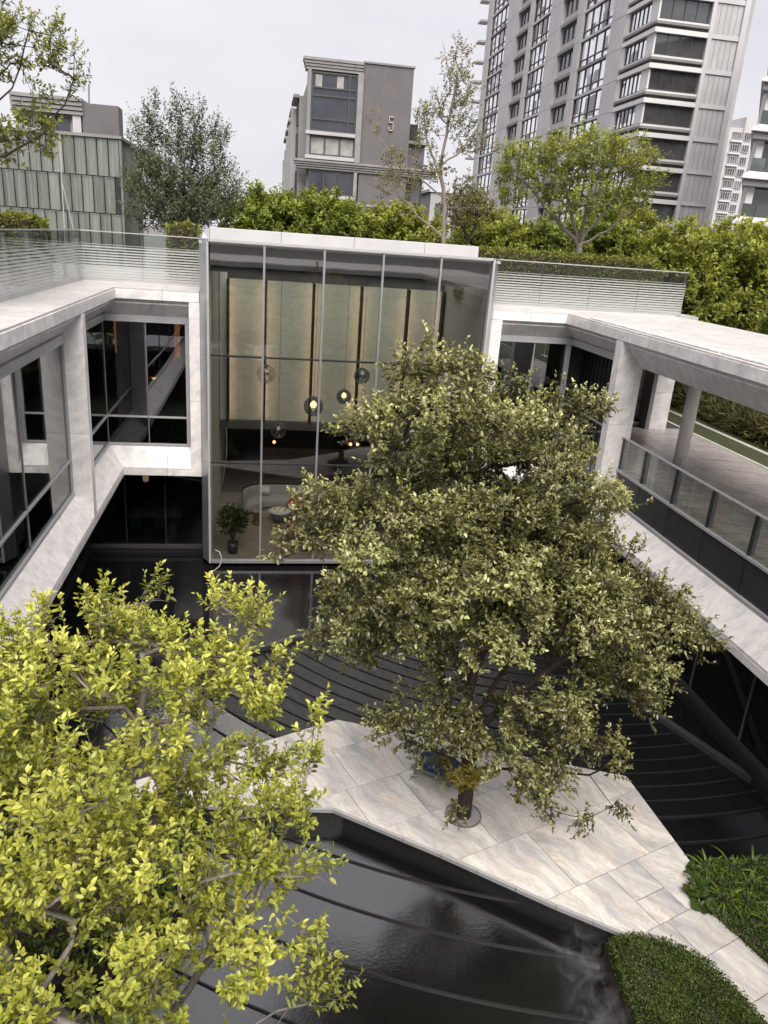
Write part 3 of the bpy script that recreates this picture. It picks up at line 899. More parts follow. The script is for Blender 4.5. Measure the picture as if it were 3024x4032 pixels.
# ground floor of the right wing
for y0, y1 in ((-1, 4), (4, 8), (8, 11.2), (11.2, 14.0), (14.0, 16.3), (16.3, 18.6), (18.6, 21), (21, 23.5), (23.5, GY)):
    pane_x(rw, 'glass_dark', GXR, y0 + 0.03, y1, Z_GROUND + 0.05, Z_LEDGE)
    box('mullion', 'frame_grey', rw, GXR - 0.05, GXR + 0.05, y0 - 0.015, y0 + 0.03, Z_GROUND + 0.05, Z_LEDGE)
box('threshold', 'rim_granite', rw, GXR - 0.16, GXR + 0.1, Y_NEAR, GY, Z_GROUND - 0.07, Z_GROUND + 0.045)
box('plinth', 'granite_dry', rw, GXR - 0.30, 16.2, Y_NEAR, 30.5, -12.3, Z_GROUND - 0.075)
for x0, x1 in ((7.7, 9.1), (9.1, 10.4), (10.4, GXR)):
    pane_y(rw, 'glass_dark', GY, x0 + .03, x1, Z_GROUND + 0.05, Z_LEDGE)
    box('mullion', 'dark_metal', rw, x0 - 0.015, x0 + 0.03, GY - 0.05, GY + 0.05, Z_GROUND + 0.05, Z_LEDGE)
box('plinth', 'black_wall', rw, 7.7, GXR - 0.31, GY - 0.06, 30.5, -12.3, Z_GROUND - 0.1)
box('room_wall', 'interior_dark', rw, 15.9, 16.2, Y_NEAR, 30.5, -12.2, -7.86)
box('room_floor', 'plaster_pale', rw, GXR + 0.11, 15.9, Y_NEAR, 30.5, Z_GROUND - 0.07, Z_GROUND)
box('room_block', 'plaster_pale', rw, 12.2, 12.9, 12.3, 13.1, Z_GROUND, Z_LEDGE + 0.0)

# wing under the viewer's terrace, seen in reflections
sw = thing('court_wing', 'marble terrace wing below the viewpoint, seen only in reflections', 'building', (3, -1.2, Z_GROUND))
for z0, z1, m in ((Z_HEAD, Z_ROOF, 'marble_facing'), (Z_LEDGE, Z_SILL_OUT, 'marble_facing')):
    box('fascia_panel', m, sw, -14, 16.2, -1.30, -1.02, z0, z1)
box('window_pane', 'far_glass', sw, -14, 16.2, -1.75, -1.7, Z_SILL_IN, Z_HEAD)
box('wall', 'granite_dry', sw, -14, 16.2, -2.6, -1.8, -12.3, Z_LEDGE)
box('terrace_floor', 'marble_facing', sw, -14, 16.2, -13.9, -1.31, Z_HEAD, Z_ROOF + 0.05)

# loggia railing ------------------------------------------------------------------------------------------------
def loggia_rail(label, y0, y1, posts):
    t = thing('glass_railing', label, 'railing', (XRG, (y0 + y1) / 2, Z_FLOOR))
    MB().box(XRG - 0.05, XRG + 0.05, y0, y1, Z_RAIL - 0.035, Z_RAIL).build('handrail', 'aluminium_light', t, bevel=0.006)
    MB().box(XRG - 0.055, XRG + 0.055, y0, y1, Z_FLOOR - 0.045, Z_FLOOR + 0.03).build('bottom_rail', 'aluminium_light', t, bevel=0.004)
    for y in posts:
        MB().box(XRG - 0.02, XRG + 0.055, y - 0.02, y + 0.02, Z_SILL_IN + 0.05, Z_RAIL - 0.035).build('post', 'dark_metal', t)
        MB().box(XRG + 0.056, XRG + 0.16, y - 0.006, y + 0.006, Z_FLOOR + 0.03, Z_RAIL - 0.06).build('post_blade', 'frame_grey', t)
    for a, b in zip(posts[:-1], posts[1:]):
        MB().box(XRG - 0.008, XRG + 0.008, a + 0.03, b - 0.03, Z_FLOOR + 0.035, Z_RAIL - 0.04).build('glass_panel', 'glass_clear', t)
        MB().box(XRG - 0.012, XRG + 0.010, a + 0.03, b - 0.03, Z_SILL_IN + 0.05, Z_FLOOR - 0.05).build('spandrel_panel', 'spandrel', t)
    return t
loggia_rail('long glass railing with grey handrail along the open loggia', 5.0, 20.97, [7.35, 9.09, 10.83, 12.57, 14.3, 16.03, 17.77, 19.5, 20.93])
loggia_rail('short glass railing in front of the dark wall beside the marble fin', 21.42, 25.75, [21.46, 22.9, 24.3, 25.7])

# roof railings with fritted glass ------------------------------------------------------------------------------
def roof_rail(label, pts, step):
    t = thing('roof_railing', label, 'railing', (pts[0][0], pts[0][1], -1.92))
    for p, q in zip(pts[:-1], pts[1:]):
        P, Q = Vector(p), Vector(q)
        L = (Q - P).length
        d = (Q - P) / L
        s = Vector((-d.y, d.x))
        n = max(1, round(L / step))
        def obox(a, b, w0, w1, z0, z1, name, mat):
            A, Bv = P + d * a, P + d * b
            MB().prism([tuple(A + s * w0), tuple(Bv + s * w0), tuple(Bv + s * w1), tuple(A + s * w1)], z0, z1).build(name, mat, t)
        obox(0, L, -0.025, 0.025, -0.405, -0.375, 'top_rail', 'aluminium_light')
        obox(0, L, -0.05, 0.05, -1.925, -1.86, 'base_rail', 'white_metal')
        for i in range(n):
            a, b = L * i / n + 0.008, L * (i + 1) / n - 0.008
            obox(a, b, -0.008, 0.008, -1.855, -0.41, 'glass_panel', 'glass_frit')
        for i in range(n + 1):
            c = min(max(L * i / n, 0.03), L - 0.03)
            obox(c - 0.005, c + 0.005, 0.03, 0.12, -1.86, -0.45, 'post_blade', 'frame_grey')
    return t
roof_rail('fritted glass railing on the roof of the left wing', [(-5.87, -0.8), (-5.83, 27.33), (-1.95, 27.45)], 1.9)
roof_rail('fritted glass railing on the roof right of the atrium', [(7.95, 27.02), (15.42, 27.2)], 1.87)
# roof gardens behind the railings
structure(box('roof_deck', 'concrete_panel', None, -24, -5.92, -1, 36, -2.10, -1.94))
structure(box('roof_deck', 'concrete_panel', None, -5.91, -1.95, 27.5, 36, -2.10, -1.94))
structure(box('roof_deck', 'concrete_panel', None, 7.7, 16.2, 27.25, 40, -2.10, -1.94))
# ------------------------------------------------------------------ atrium: tall glass box in the middle
AX = [-1.61, 0.08, 1.93, 3.79, 5.65, 7.35]
AZ = [-10.92, -7.40, -3.85, -0.41]
at = thing('glass_atrium', 'tall glass-fronted atrium with grey mullions between the two marble wings', 'building', (2.9, 25, -10.9))
for i, x in enumerate(AX):
    w = 0.032
    if 0 < i < 5:
        box('mullion', 'aluminium', at, x - w, x + w, 24.93, 25.10, AZ[0], AZ[3])
for i in range(5):
    for j in range(3):
        pane_y(at, 'glass_atrium', 25.0, AX[i] + (0.06 if i == 0 else w) + .002, AX[i + 1] - (0.06 if i == 4 else w) - .002, AZ[j] + 0.03, AZ[j + 1] - 0.03)
    for z in AZ[1:3]:
        box('transom', 'dark_metal', at, AX[i] + 0.034, AX[i + 1] - 0.034, 24.97, 25.06, z - 0.028, z + 0.028)
box('head_frame', 'white_metal', at, AX[0] - 0.02, AX[5] + 0.02, 24.9, 25.1, AZ[3], AZ[3] + 0.07)
box('sill_frame', 'aluminium', at, AX[0], AX[5], 24.9, 25.12, AZ[0] - 0.10, AZ[0])
# splayed metal side cheeks
MB().prism([(-1.665, 24.9), (-1.60, 24.9), (-1.60, 25.15), (-1.665, 25.15)], -11.02, -0.36).build('corner_frame', 'aluminium_light', at)
for z0, z1 in ((-11.0, -7.43), (-7.42, -3.87), (-3.86, -0.35)):
    MB().prism([(-1.67, 24.92), (-1.67, 25.6), (-1.905, 25.6), (-1.905, 25.36)], z0, z1).build('side_cheek', 'aluminium', at)
    MB().prism([(7.42, 24.92), (7.65, 25.36), (7.65, 25.6), (7.42, 25.6)], z0, z1).build('side_cheek', 'aluminium', at)
MB().prism([(7.345, 24.9), (7.415, 24.9), (7.415, 25.15), (7.345, 25.15)], -11.02, -0.36).build('corner_frame', 'aluminium_light', at)
# parapet, in lengths
for a, b in zip([-1.60, 0.6, 2.9, 5.2], [0.6, 2.9, 5.2, 7.0]):
    MB().loft([(a + .004, 25.55, -0.40), (a + .004, 25.6, -0.02), (a + .004, 26.1, -0.01), (a + .004, 26.1, -0.40)], [(b - .004, 25.55, -0.40), (b - .004, 25.6, -0.02), (b - .004, 26.1, -0.01), (b - .004, 26.1, -0.40)]).build('parapet_panel', 'white_metal', at, bevel=0.01)
MB().add([(-1.604, 25.55, -0.40), (-1.604, 25.6, -0.02), (-1.604, 26.1, -0.01), (-1.604, 26.1, -0.4), (-1.86, 25.62, -0.40), (-1.80, 25.75, -0.18), (-1.84, 26.1, -0.18), (-1.86, 26.1, -0.4)],
         [(0, 1, 5, 4), (1, 2, 6, 5), (2, 3, 7, 6), (4, 5, 6, 7), (0, 4, 7, 3), (0, 3, 2, 1)]).build('parapet_panel', 'white_metal', at)
box('roof', 'concrete_panel', at, -1.9, 7.66, 31.2, 38, -1.25, -0.42)
box('roof_edge', 'concrete_panel', at, -1.9, 7.66, 25.16, 26.1, -0.5, -0.42)
for i in range(5):  # unseen skylight, added to bring daylight onto the wall boards
    box('added_skylight_pane', 'glass_clear', at, AX[i] + .05, AX[i + 1] - .05, 26.12, 31.18, -0.5, -0.47)
    box('added_skylight_bar', 'frame_grey', at, AX[i] - .04, AX[i] + .04, 26.12, 31.18, -0.62, -0.42)
# interior
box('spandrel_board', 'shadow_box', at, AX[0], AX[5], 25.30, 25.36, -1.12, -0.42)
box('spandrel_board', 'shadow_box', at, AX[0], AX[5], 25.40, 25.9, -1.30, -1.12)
box('side_wall', 'plaster_pale', at, -1.74, -1.62, 25.62, 38, -10.9, -1.26)
box('side_wall', 'plaster_pale', at, 7.36, 7.60, 25.62, 38, -10.9, -1.26)
box('floor_base', 'joint', at, -1.62, 7.36, 25.12, 38, -11.0, -10.935)
for k in range(38):
    y = 25.14 + 0.19 * k
    off = rr.uniform(0.8, 2.4)
    xs = [-1.61] + [x for x in (off - 1.6, off + 0.8, off + 3.2, off + 5.0) if -1.3 < x < 7.0] + [7.35]
    for x0, x1 in zip(xs[:-1], xs[1:]):
        box('floor_plank', 'floor_wood', at, x0 + .002, x1 - .002, y + .002, y + .188, -10.93, -10.9)
PW = [-1.27, 0.17, 2.05, 3.95, 5.84, 7.28]
for i in range(5):
    box('wall_board', 'silk_wall', at, PW[i] + 0.05, PW[i + 1] - 0.05, 31.36, 31.46, -7.40, -1.83)
for i, x in enumerate(PW):
    if True:
        box('wall_groove', 'black_wall', at, x - 0.028, x + 0.028, 31.041, 31.42, -7.40, -1.83)
        box('groove_cover', 'black_wall', at, x - 0.05, x + 0.05, 31.02, 31.04, -7.40, -1.83)
    for s in (-1, 1):
        if (i == 0 and s < 0) or (i == 5 and s > 0):
            continue
        xx = x + s * 0.031
        MB().add([(xx, 31.045, -7.35), (xx + s * 0.016, 31.045, -7.35), (xx + s * 0.016, 31.045, -1.9), (xx, 31.045, -1.9)], [(0, 1, 2, 3)]).build('led_strip', 'led_warm', at)
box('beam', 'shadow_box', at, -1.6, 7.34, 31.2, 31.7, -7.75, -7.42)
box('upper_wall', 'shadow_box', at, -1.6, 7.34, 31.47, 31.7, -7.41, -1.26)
box('upper_wall', 'plaster_pale', at, -1.6, -1.30, 31.3, 31.46, -7.41, -1.26)
box('lounge_wall', 'interior_dark', at, -1.6, 7.34, 37.7, 37.9, -10.9, -7.76)
# bar at the back
bar = thing('bar_counter', 'dark bar counter with warm lit shelf at the back of the atrium', 'counter', (3.0, 35.5, -10.9))
box('front', 'interior_dark', bar, 0.2, 6.4, 35.2, 35.25, -10.9, -9.85)
box('counter_top', 'bronze', bar, 0.1, 6.5, 35.15, 35.8, -9.85, -9.78)
box('shelf', 'interior_dark', bar, 0.2, 6.4, 37.3, 37.6, -9.3, -9.25)
box('shelf_light', 'led_warm', bar, 0.3, 6.3, 37.55, 37.57, -9.24, -9.22)
br = random.Random(5)
for i in range(26):
    x = 0.4 + i * 0.225 + br.uniform(-.04, .04)
    MB().lathe([(0.0, 0), (0.035, 0), (0.035, 0.17), (0.012, 0.22), (0.012, 0.28), (0, 0.28)], (x, 37.42, -9.25), 8).build('bottle', br.choice(['bronze', 'fabric_rust', 'glass_smoke', 'dark_metal']), bar, smooth=True)
for x, lab in ((0.66, 'leftmost small round glowing pendant lamp over the bar'), (4.1, 'middle small round glowing pendant lamp over the bar'), (4.42, 'small round glowing pendant lamp over the bar, right of the middle one')):
    p = thing('bar_lamp', lab, 'lamp', (x, 33.4, -8.86), 'small lamps over the bar')
    MB().lathe([(0.001, -0.075), (0.045, -0.06), (0.075, 0), (0.045, 0.06), (0.001, 0.075)], (x, 33.4, -8.86), 14).build('globe', 'bulb_warm', p, smooth=True)
    MB().tube([(x, 33.4, -8.79), (x, 33.4, -7.76)], 0.006, 5).build('cord', 'dark_metal', p)

# glass globe pendants
def sphere_prof(r, n=14):
    return [(max(1e-4, r * math.sin(math.pi * i / n)), -r * math.cos(math.pi * i / n)) for i in range(n + 1)]
for (x, y, z), r, lit, gm, lab in [((0.22, 28, -4.89), 0.34, False, 'glass_bulb', 'unlit clear glass globe pendant, highest on the left in the atrium'),
                                   ((1.97, 28, -6.01), 0.37, True, 'glass_smoke', 'largest blue tinted glass globe pendant with glowing bulb'),
                                   ((3.09, 28, -5.61), 0.28, True, 'glass_smoke', 'small smoked glass globe pendant with yellow glowing bulb'),
                                   ((0.70, 28, -6.98), 0.29, False, 'glass_bulb', 'lowest clear glass globe pendant, in front of the dark lounge'),
                                   ((3.72, 28, -4.81), 0.30, False, 'glass_smoke', 'smoked glass globe pendant half hidden by the top of the tree')]:
    p = thing('globe_pendant', lab, 'pendant lamp', (x, y, z), 'glass globe pendants in the atrium')
    MB().lathe(sphere_prof(r, 18), (x, y, z), 28).build('globe', gm, p, smooth=True)
    MB().tube([(x, y, z + r - 0.01), (x, y, -1.3)], 0.007, 6).build('cord', 'dark_metal', p)
    MB().lathe([(0.001, r * .98), (0.05, r * .96), (0.05, r * .6), (0.03, r * .55), (0.001, r * .55)], (x, y, z), 12).build('socket', 'bronze', p, smooth=True)
    MB().lathe([(0.001, r * .55), (r * .28, r * .35), (r * .34, r * .05), (r * .2, -r * .12), (0.001, -r * .15)], (x, y, z), 14).build('bulb', 'bulb_gold' if lit else 'glass_bulb', p, smooth=True)

# ------------------------------------------------------------------ atrium furniture
ZF0 = -10.9
# curved sofa
so = thing('corner_sofa', 'long curved grey sofa with rounded left end in the atrium', 'sofa', (1.5, 30.2, ZF0))
def sofa_outline(o):
    pts = []
    # inner/outer back curve from left arm to right end
    for a in range(180, 89, -10):
        t = math.radians(a)
        pts.append((0.35 + (1.0 + o) * math.cos(t), 30.1 + (1.0 + o) * math.sin(t)))
    pts.append((4.2, 31.1 + o))
    return pts
def ribbon(pa, pb, z0, z1):
    m = MB()
    n = len(pa)
    vs = [(x, y, z0) for x, y in pa] + [(x, y, z0) for x, y in pb] + [(x, y, z1) for x, y in pa] + [(x, y, z1) for x, y in pb]
    fs = []
    for i in range(n - 1):
        fs += [(2 * n + i, 2 * n + i + 1, 3 * n + i + 1, 3 * n + i), (i, i + 1, 2 * n + i + 1, 2 * n + i), (n + i + 1, n + i, 3 * n + i, 3 * n + i + 1), (n + i, n + i + 1, i + 1, i)]
    fs += [(0, 2 * n, 3 * n, n), (n - 1, 2 * n - 1, 4 * n - 1, 3 * n - 1)]
    return m.add(vs, fs)
a_out, a_in, a_mid = sofa_outline(0.0), sofa_outline(-0.17), sofa_outline(-1.0)
seat = []
for i in range(len(a_in)):
    t = i / (len(a_in) - 1)
    seat.append((-0.55 + min(1, t * 1.2) * 0.9 if i < len(a_in) - 1 else 4.2, 29.15 + 0.95 * min(1, t * 1.25) if i < len(a_in) - 1 else 30.15))
ribbon(a_in, seat, ZF0 + 0.12, ZF0 + 0.42).build('seat', 'fabric_grey', so, bevel=0.04, smooth=True)
ribbon(a_out, a_in, ZF0 + 0.10, ZF0 + 0.80).build('backrest', 'fabric_grey', so, bevel=0.03, smooth=True)
ribbon(sofa_outline(0.03), sofa_outline(0.005), ZF0 + 0.05, ZF0 + 0.84).build('back_shell', 'dark_metal', so)
for x, mm, rot in ((1.85, 'fabric_pale', 0.2), (2.45, 'fabric_teal', -0.3), (0.25, 'fabric_pale', 0.6)):
    MB().add([(x - .24, 30.72, ZF0 + .43), (x + .24, 30.72, ZF0 + .43), (x + .22, 30.92, ZF0 + .80), (x - .22, 30.92, ZF0 + .80), (x - .2, 30.60, ZF0 + .62), (x + .2, 30.60, ZF0 + .62)],
             [(0, 1, 5, 4), (4, 5, 2, 3), (0, 4, 3), (1, 2, 5), (0, 3, 2, 1)]).build('cushion', mm, so, bevel=0.03, smooth=True)
for x, y in ((-0.4, 29.5), (0.1, 30.9), (2.2, 30.3), (4.0, 30.9)):
    MB().lathe([(0.03, 0), (0.03, 0.13)], (x, y, ZF0), 8).build('foot', 'dark_metal', so)
# side stool, coffee table with tray
st = thing('side_stool', 'small round brown drum stool beside the sofa end', 'stool', (-0.07, 28.45, ZF0))
MB().lathe([(0, 0), (0.15, 0), (0.15, 0.08), (0.135, 0.1), (0.135, 0.42), (0.15, 0.44), (0.15, 0.52), (0, 0.52)], (-0.07, 28.45, ZF0), 20).build('drum', 'bronze', st, smooth=False)
MB().lathe([(0, 0.52), (0.155, 0.52), (0.155, 0.545), (0, 0.545)], (-0.07, 28.45, ZF0), 20).build('top', 'stake', st)
ct = thing('coffee_table', 'dark round coffee table with bowl shaped base in front of the sofa', 'table', (0.85, 28.75, ZF0))
MB().lathe([(0, 0.07), (0.24, 0.08), (0.36, 0.2), (0.41, 0.4), (0.42, 0.44), (0, 0.44)], (0.85, 28.75, ZF0), 26).build('drum', 'frame_grey', ct, smooth=True)
MB().lathe([(0, 0.445), (0.44, 0.445), (0.44, 0.475), (0, 0.475)], (0.85, 28.75, ZF0), 26).build('table_top', 'plaster_pale', ct)
for a in (0.5, 2.6, 4.7):
    MB().tube([(0.85 + .2 * math.cos(a), 28.75 + .2 * math.sin(a), ZF0 + 0.09), (0.85 + .26 * math.cos(a), 28.75 + .26 * math.sin(a), ZF0)], 0.02, 6).build('leg', 'dark_metal', ct)
tr = thing('serving_tray', 'pale tray with cups and small cakes on the coffee table', 'tray', (0.85, 28.75, ZF0 + 0.476))
MB().box(0.55, 1.15, 28.55, 28.95, ZF0 + 0.476, ZF0 + 0.496).build('tray', 'paper', tr, bevel=0.008)
for i, (dx, dy) in enumerate(((-.2, 0), (0, .08), (.18, -.05), (-.05, -.1))):
    MB().lathe([(0, 0), (0.035, 0), (0.045, 0.06), (0.04, 0.06), (0, 0.055)], (0.85 + dx, 28.75 + dy, ZF0 + 0.498), 12).build('cup', 'linen_white' if i % 2 else 'fruit_warm', tr, smooth=True)
# red shell chairs
def red_chair(x, y, rz, label):
    c = thing('shell_chair', label, 'chair', (x, y, ZF0), 'red shell chairs in the atrium')
    ca, sa = math.cos(rz), math.sin(rz)
    W = lambda px, py, pz: (x + px * ca - py * sa, y + px * sa + py * ca, ZF0 + pz)
    m = MB()
    n, k = 14, 5
    rows = []
    for j in range(k + 1):
        row = []
        for i in range(n + 1):
            a = math.pi * (-0.15 + 1.3 * i / n)
            h = 0.40 + (0.40 * (math.sin(math.pi * i / n) ** 0.8) + 0.12) * (j / k)
            r = 0.20 + 0.12 * (j / k) ** 0.5
            row.append(W(r * math.cos(a), r * math.sin(a), h))
        rows.append(row)
    for a_, b_ in zip(rows[:-1], rows[1:]):
        m.add(a_ + b_, [(i, i + 1, n + 2 + i, n + 1 + i) for i in range(n)])
    sh = m.build('shell', 'fabric_red', c, smooth=True)
    so_ = sh.modifiers.new('thick', 'SOLIDIFY')
    so_.thickness = 0.03
    MB().lathe([(0, 0.36), (0.24, 0.37), (0.27, 0.42), (0.24, 0.46), (0, 0.47)], (x, y, ZF0), 18).build('seat', 'fabric_red', c, smooth=True)
    MB().lathe([(0.0, 0.0), (0.26, 0), (0.26, 0.03), (0.05, 0.06), (0.03, 0.1), (0.03, 0.36)], (x, y, ZF0), 18).build('pedestal', 'fabric_red', c, smooth=True)
red_chair(1.45, 29.1, -0.6, 'red shell chair next to the coffee table')
red_chair(1.35, 26.2, 2.6, 'red shell chair nearest the glass front, half hidden by leaves')
red_chair(2.9, 28.9, -1.0, 'red shell chair behind the tree crown, right of the coffee table')
# small side table with white cloth, right part of the atrium
dt = thing('bistro_table', 'small round table with white napkin in the right half of the atrium', 'table', (4.25, 29.5, ZF0))
MB().lathe([(0, 0.72), (0.42, 0.72), (0.42, 0.75), (0, 0.75)], (4.25, 29.5, ZF0), 24).build('table_top', 'stake', dt)
MB().lathe([(0, 0), (0.25, 0.0), (0.25, 0.02), (0.03, 0.05), (0.03, 0.72)], (4.25, 29.5, ZF0), 16).build('pedestal', 'dark_metal', dt)
MB().add([(4.1, 29.4, ZF0 + .752), (4.4, 29.38, ZF0 + .752), (4.36, 29.6, ZF0 + .752), (4.14, 29.62, ZF0 + .752), (4.25, 29.5, ZF0 + 1.02)], [(0, 1, 4), (1, 2, 4), (2, 3, 4), (3, 0, 4), (3, 2, 1, 0)]).build('napkin', 'linen_white', dt)

# dining table and chairs behind the ground-floor glass of the left wing
def dining_chair(x, y, rz, label):
    c = thing('dining_chair', label, 'chair', (x, y, ZF0), 'dining chairs in the left ground floor room')
    ca, sa = math.cos(rz), math.sin(rz)
    def ob(name, x0, x1, y0, y1, z0, z1, mat):
        m = MB().box(x0, x1, y0, y1, z0, z1)
        m.v = [(x + px * ca - py * sa, y + px * sa + py * ca, ZF0 + pz) for px, py, pz in m.v]
        return m.build(name, mat, c, bevel=0.01)
    ob('seat', -.23, .23, -.23, .23, .42, .48, 'fabric_teal')
    ob('backrest', -.23, .23, -.25, -.20, .5, .92, 'fabric_teal')
    for sx in (-1, 1):
        for sy in (-1, 1):
            ob('leg', sx * .19 - .018, sx * .19 + .018, sy * .19 - .018, sy * .19 + .018, 0, .42, 'dark_metal')
dn = thing('dining_table', 'dining table with white napkins behind the dark ground floor glass', 'table', (-3.75, 27.6, ZF0))
MB().box(-4.7, -2.8, 27.1, 28.1, ZF0 + 0.71, ZF0 + 0.75).build('table_top', 'linen_white', dn, bevel=0.01)
for x in (-4.55, -2.95):
    for y in (27.25, 27.95):
        box('leg', 'dark_metal', dn, x - .03, x + .03, y - .03, y + .03, ZF0, ZF0 + .71)
for x in (-4.4, -3.75, -3.1):
    MB().add([(x - .1, 27.25, ZF0 + .752), (x + .1, 27.22, ZF0 + .752), (x + .09, 27.4, ZF0 + .752), (x - .08, 27.42, ZF0 + .752), (x, 27.32, ZF0 + .96)], [(0, 1, 4), (1, 2, 4), (2, 3, 4), (3, 0, 4), (3, 2, 1, 0)]).build('napkin', 'linen_white', dn)
dining_chair(-4.35, 26.85, 0.1, 'left dining chair at the near side of the table')
dining_chair(-3.45, 26.8, -0.1, 'pale blue dining chair, right one at the near side of the table')
dining_chair(-4.1, 28.4, math.pi, 'left dining chair at the far side of the table')
dining_chair(-3.2, 28.4, math.pi, 'right dining chair at the far side of the table')

dp = thing('dining_pendant', 'small beige teardrop pendant over the dining table in the left ground floor room', 'pendant lamp', (-4.1, 27.7, -8.85))
MB().lathe([(0.001, 0.28), (0.05, 0.22), (0.11, 0.05), (0.10, -0.1), (0.001, -0.16)], (-4.1, 27.7, -8.85), 16).build('shade', 'bulb_dim', dp, smooth=True)
MB().tube([(-4.1, 27.7, -8.57), (-4.1, 27.7, -7.87)], 0.006, 6).build('cord', 'dark_metal', dp)

# gold lantern pendant in the left upper room
lp = thing('lantern_pendant', 'glass and gold cylinder pendant lamp behind the left corner window', 'pendant lamp', (-3.72, 28.0, -5.15))
MB().lathe([(0.001, 0.52), (0.2, 0.5), (0.235, 0.35), (0.235, -0.3), (0.2, -0.42)], (-3.72, 28.0, -5.15), 20).build('glass_body', 'glass_bulb', lp, smooth=True)
MB().lathe([(0.2, -0.05), (0.215, -0.5), (0.12, -0.56), (0.001, -0.57)], (-3.72, 28.0, -5.15), 20).build('gold_cup', 'bronze', lp, smooth=True)
MB().lathe([(0.001, -0.38), (0.08, -0.34), (0.09, -0.2), (0.05, -0.08), (0.001, -0.06)], (-3.72, 28.0, -5.15), 14).build('bulb', 'bulb_gold', lp, smooth=True)
MB().tube([(-3.72, 28.0, -4.65), (-3.72, 28.0, -3.03)], 0.008, 6).build('cord', 'dark_metal', lp)

# round ceiling light behind the right corner window
cl = thing('globe_light', 'pale round globe light behind the right corner window', 'lamp', (10.55, 27.2, -4.55))
MB().lathe(sphere_prof(0.17), (10.55, 27.2, -4.55), 18).build('globe', 'linen_white', cl, smooth=True)
MB().tube([(10.55, 27.2, -4.38), (10.55, 27.2, -3.03)], 0.01, 6).build('cord', 'dark_metal', cl)

# ------------------------------------------------------------------ blue lounger with rust cushion behind the trunk
lb = thing('low_lounger', 'low blue padded lounger with a rust cushion behind the tree trunk', 'lounger', (3.85, 13.2, Z_PLAT))
def rot_box(cx, cy, a, x0, x1, y0, y1, z0, z1):
    m = MB().box(x0, x1, y0, y1, z0, z1)
    m.v = [(cx + px * math.cos(a) - py * math.sin(a), cy + px * math.sin(a) + py * math.cos(a), pz) for px, py, pz in m.v]
    return m
rot_box(3.92, 13.32, -0.6, -.45, .45, -.30, .30, -10.78, -10.70).build('frame', 'frame_grey', lb, bevel=0.02)
rot_box(3.92, 13.32, -0.6, -.42, .42, -.27, .27, -10.698, -10.58).build('mattress', 'fabric_blue', lb, bevel=0.04)
for sx in (-.4, .4):
    for sy in (-.25, .25):
        rot_box(3.92, 13.32, -0.6, sx - .025, sx + .025, sy - .025, sy + .025, Z_PLAT, -10.78).build('leg', 'frame_grey', lb)
rc = MB().lathe(sphere_prof(0.11), (4.05, 13.22, -10.49), 16).build('round_cushion', 'fabric_rust', None, (4.05, 13.22, -10.60), smooth=True)
rc.scale = (1.25, 1.0, 0.85)
tag(rc, 'round rust brown cushion lying on the blue lounger', 'cushion')
# tree pit
tp = thing('tree_pit', 'round gravel tree pit with thin metal rim in the marble platform', 'tree pit', (4.2, 12.02, Z_PLAT))
MB().lathe([(0.345, 0.0), (0.345, 0.03), (0.372, 0.03), (0.372, 0.0)], (4.2, 12.02, Z_PLAT), 40).build('rim', 'frame_grey', tp)
MB().lathe([(0.001, 0.022), (0.25, 0.018), (0.344, 0.008)], (4.2, 12.02, Z_PLAT), 40).build('gravel', 'gravel', tp)
spm = MB().lathe([(0, 0), (0.035, 0), (0.035, 0.05), (0.03, 0.07), (0, 0.07)], (3.96, 11.93, Z_PLAT + 0.02), 12).build('uplight', 'plastic_white', None, (3.96, 11.93, Z_PLAT + 0.02))
tag(spm, 'small white uplight standing in the gravel at the trunk', 'light fitting')
# loose cable hanging at the atrium corner
cb = MB().tube([(-1.45, 24.85, -10.5), (-1.3, 24.8, -10.55), (-1.22, 24.78, -10.8), (-1.3, 24.7, -11.05), (-1.5, 24.5, -11.15)], 0.015, 6).build('loose_cable', 'rope', None, (-1.5, 24.5, -11.15), smooth=True)
tag(cb, 'thin pale cable looping down from the atrium corner to the pool', 'cable')
# ------------------------------------------------------------------ background buildings
def make_window(name, mat_frame, mat_glass, w, h, cols, rows, axis, transoms=None, t=0.06, dep=0.12):
    """one frame mesh and one pane mesh, centred on x (or y) and sitting on z = 0; axis 'y' faces -Y, 'x' faces -X"""
    f = MB()
    xs = cuts(-w / 2, w / 2, cols)
    zsx = [0] + (transoms if transoms else [h * i / rows for i in range(1, rows)]) + [h]
    for i, x in enumerate(xs):
        a = x - (0 if i == 0 else t / 2 if i < cols else t)
        f.box(a, a + t, -dep, 0.02, 0, h)
    for i, z in enumerate(zsx):
        a = z - (0 if i == 0 else t / 2 if i < len(zsx) - 1 else t)
        f.box(-w / 2 + t, w / 2 - t, -dep + 0.004, 0.016, a, a + t)
    p = MB().box(-w / 2 + t, w / 2 - t, -0.02, 0.0, t, h - t)
    if axis == 'x':
        for m in (f, p):
            m.v = [(y, -x, z) for x, y, z in m.v]
    return f, p

class WinKit:
    def __init__(self, mat_frame, mat_glass, *a, **k):
        self.f, self.p = make_window('w', mat_frame, mat_glass, *a, **k)
        self.mf, self.mg = mat_frame, mat_glass
        self.o = None
    def place(self, parent, x, y, z):
        if self.o is None:
            self.f.v = [(a + x, b + y, c + z) for a, b, c in self.f.v]
            self.p.v = [(a + x, b + y, c + z) for a, b, c in self.p.v]
            a = self.f.build('window', self.mf, parent, (x, y, z))
            b = self.p.build('pane', self.mg, a, (x, y, z))
            self.o = (a, b)
            return a
        a = clone(self.o[0], parent, (x, y, z))
        clone(self.o[1], a, (x, y, z))
        return a

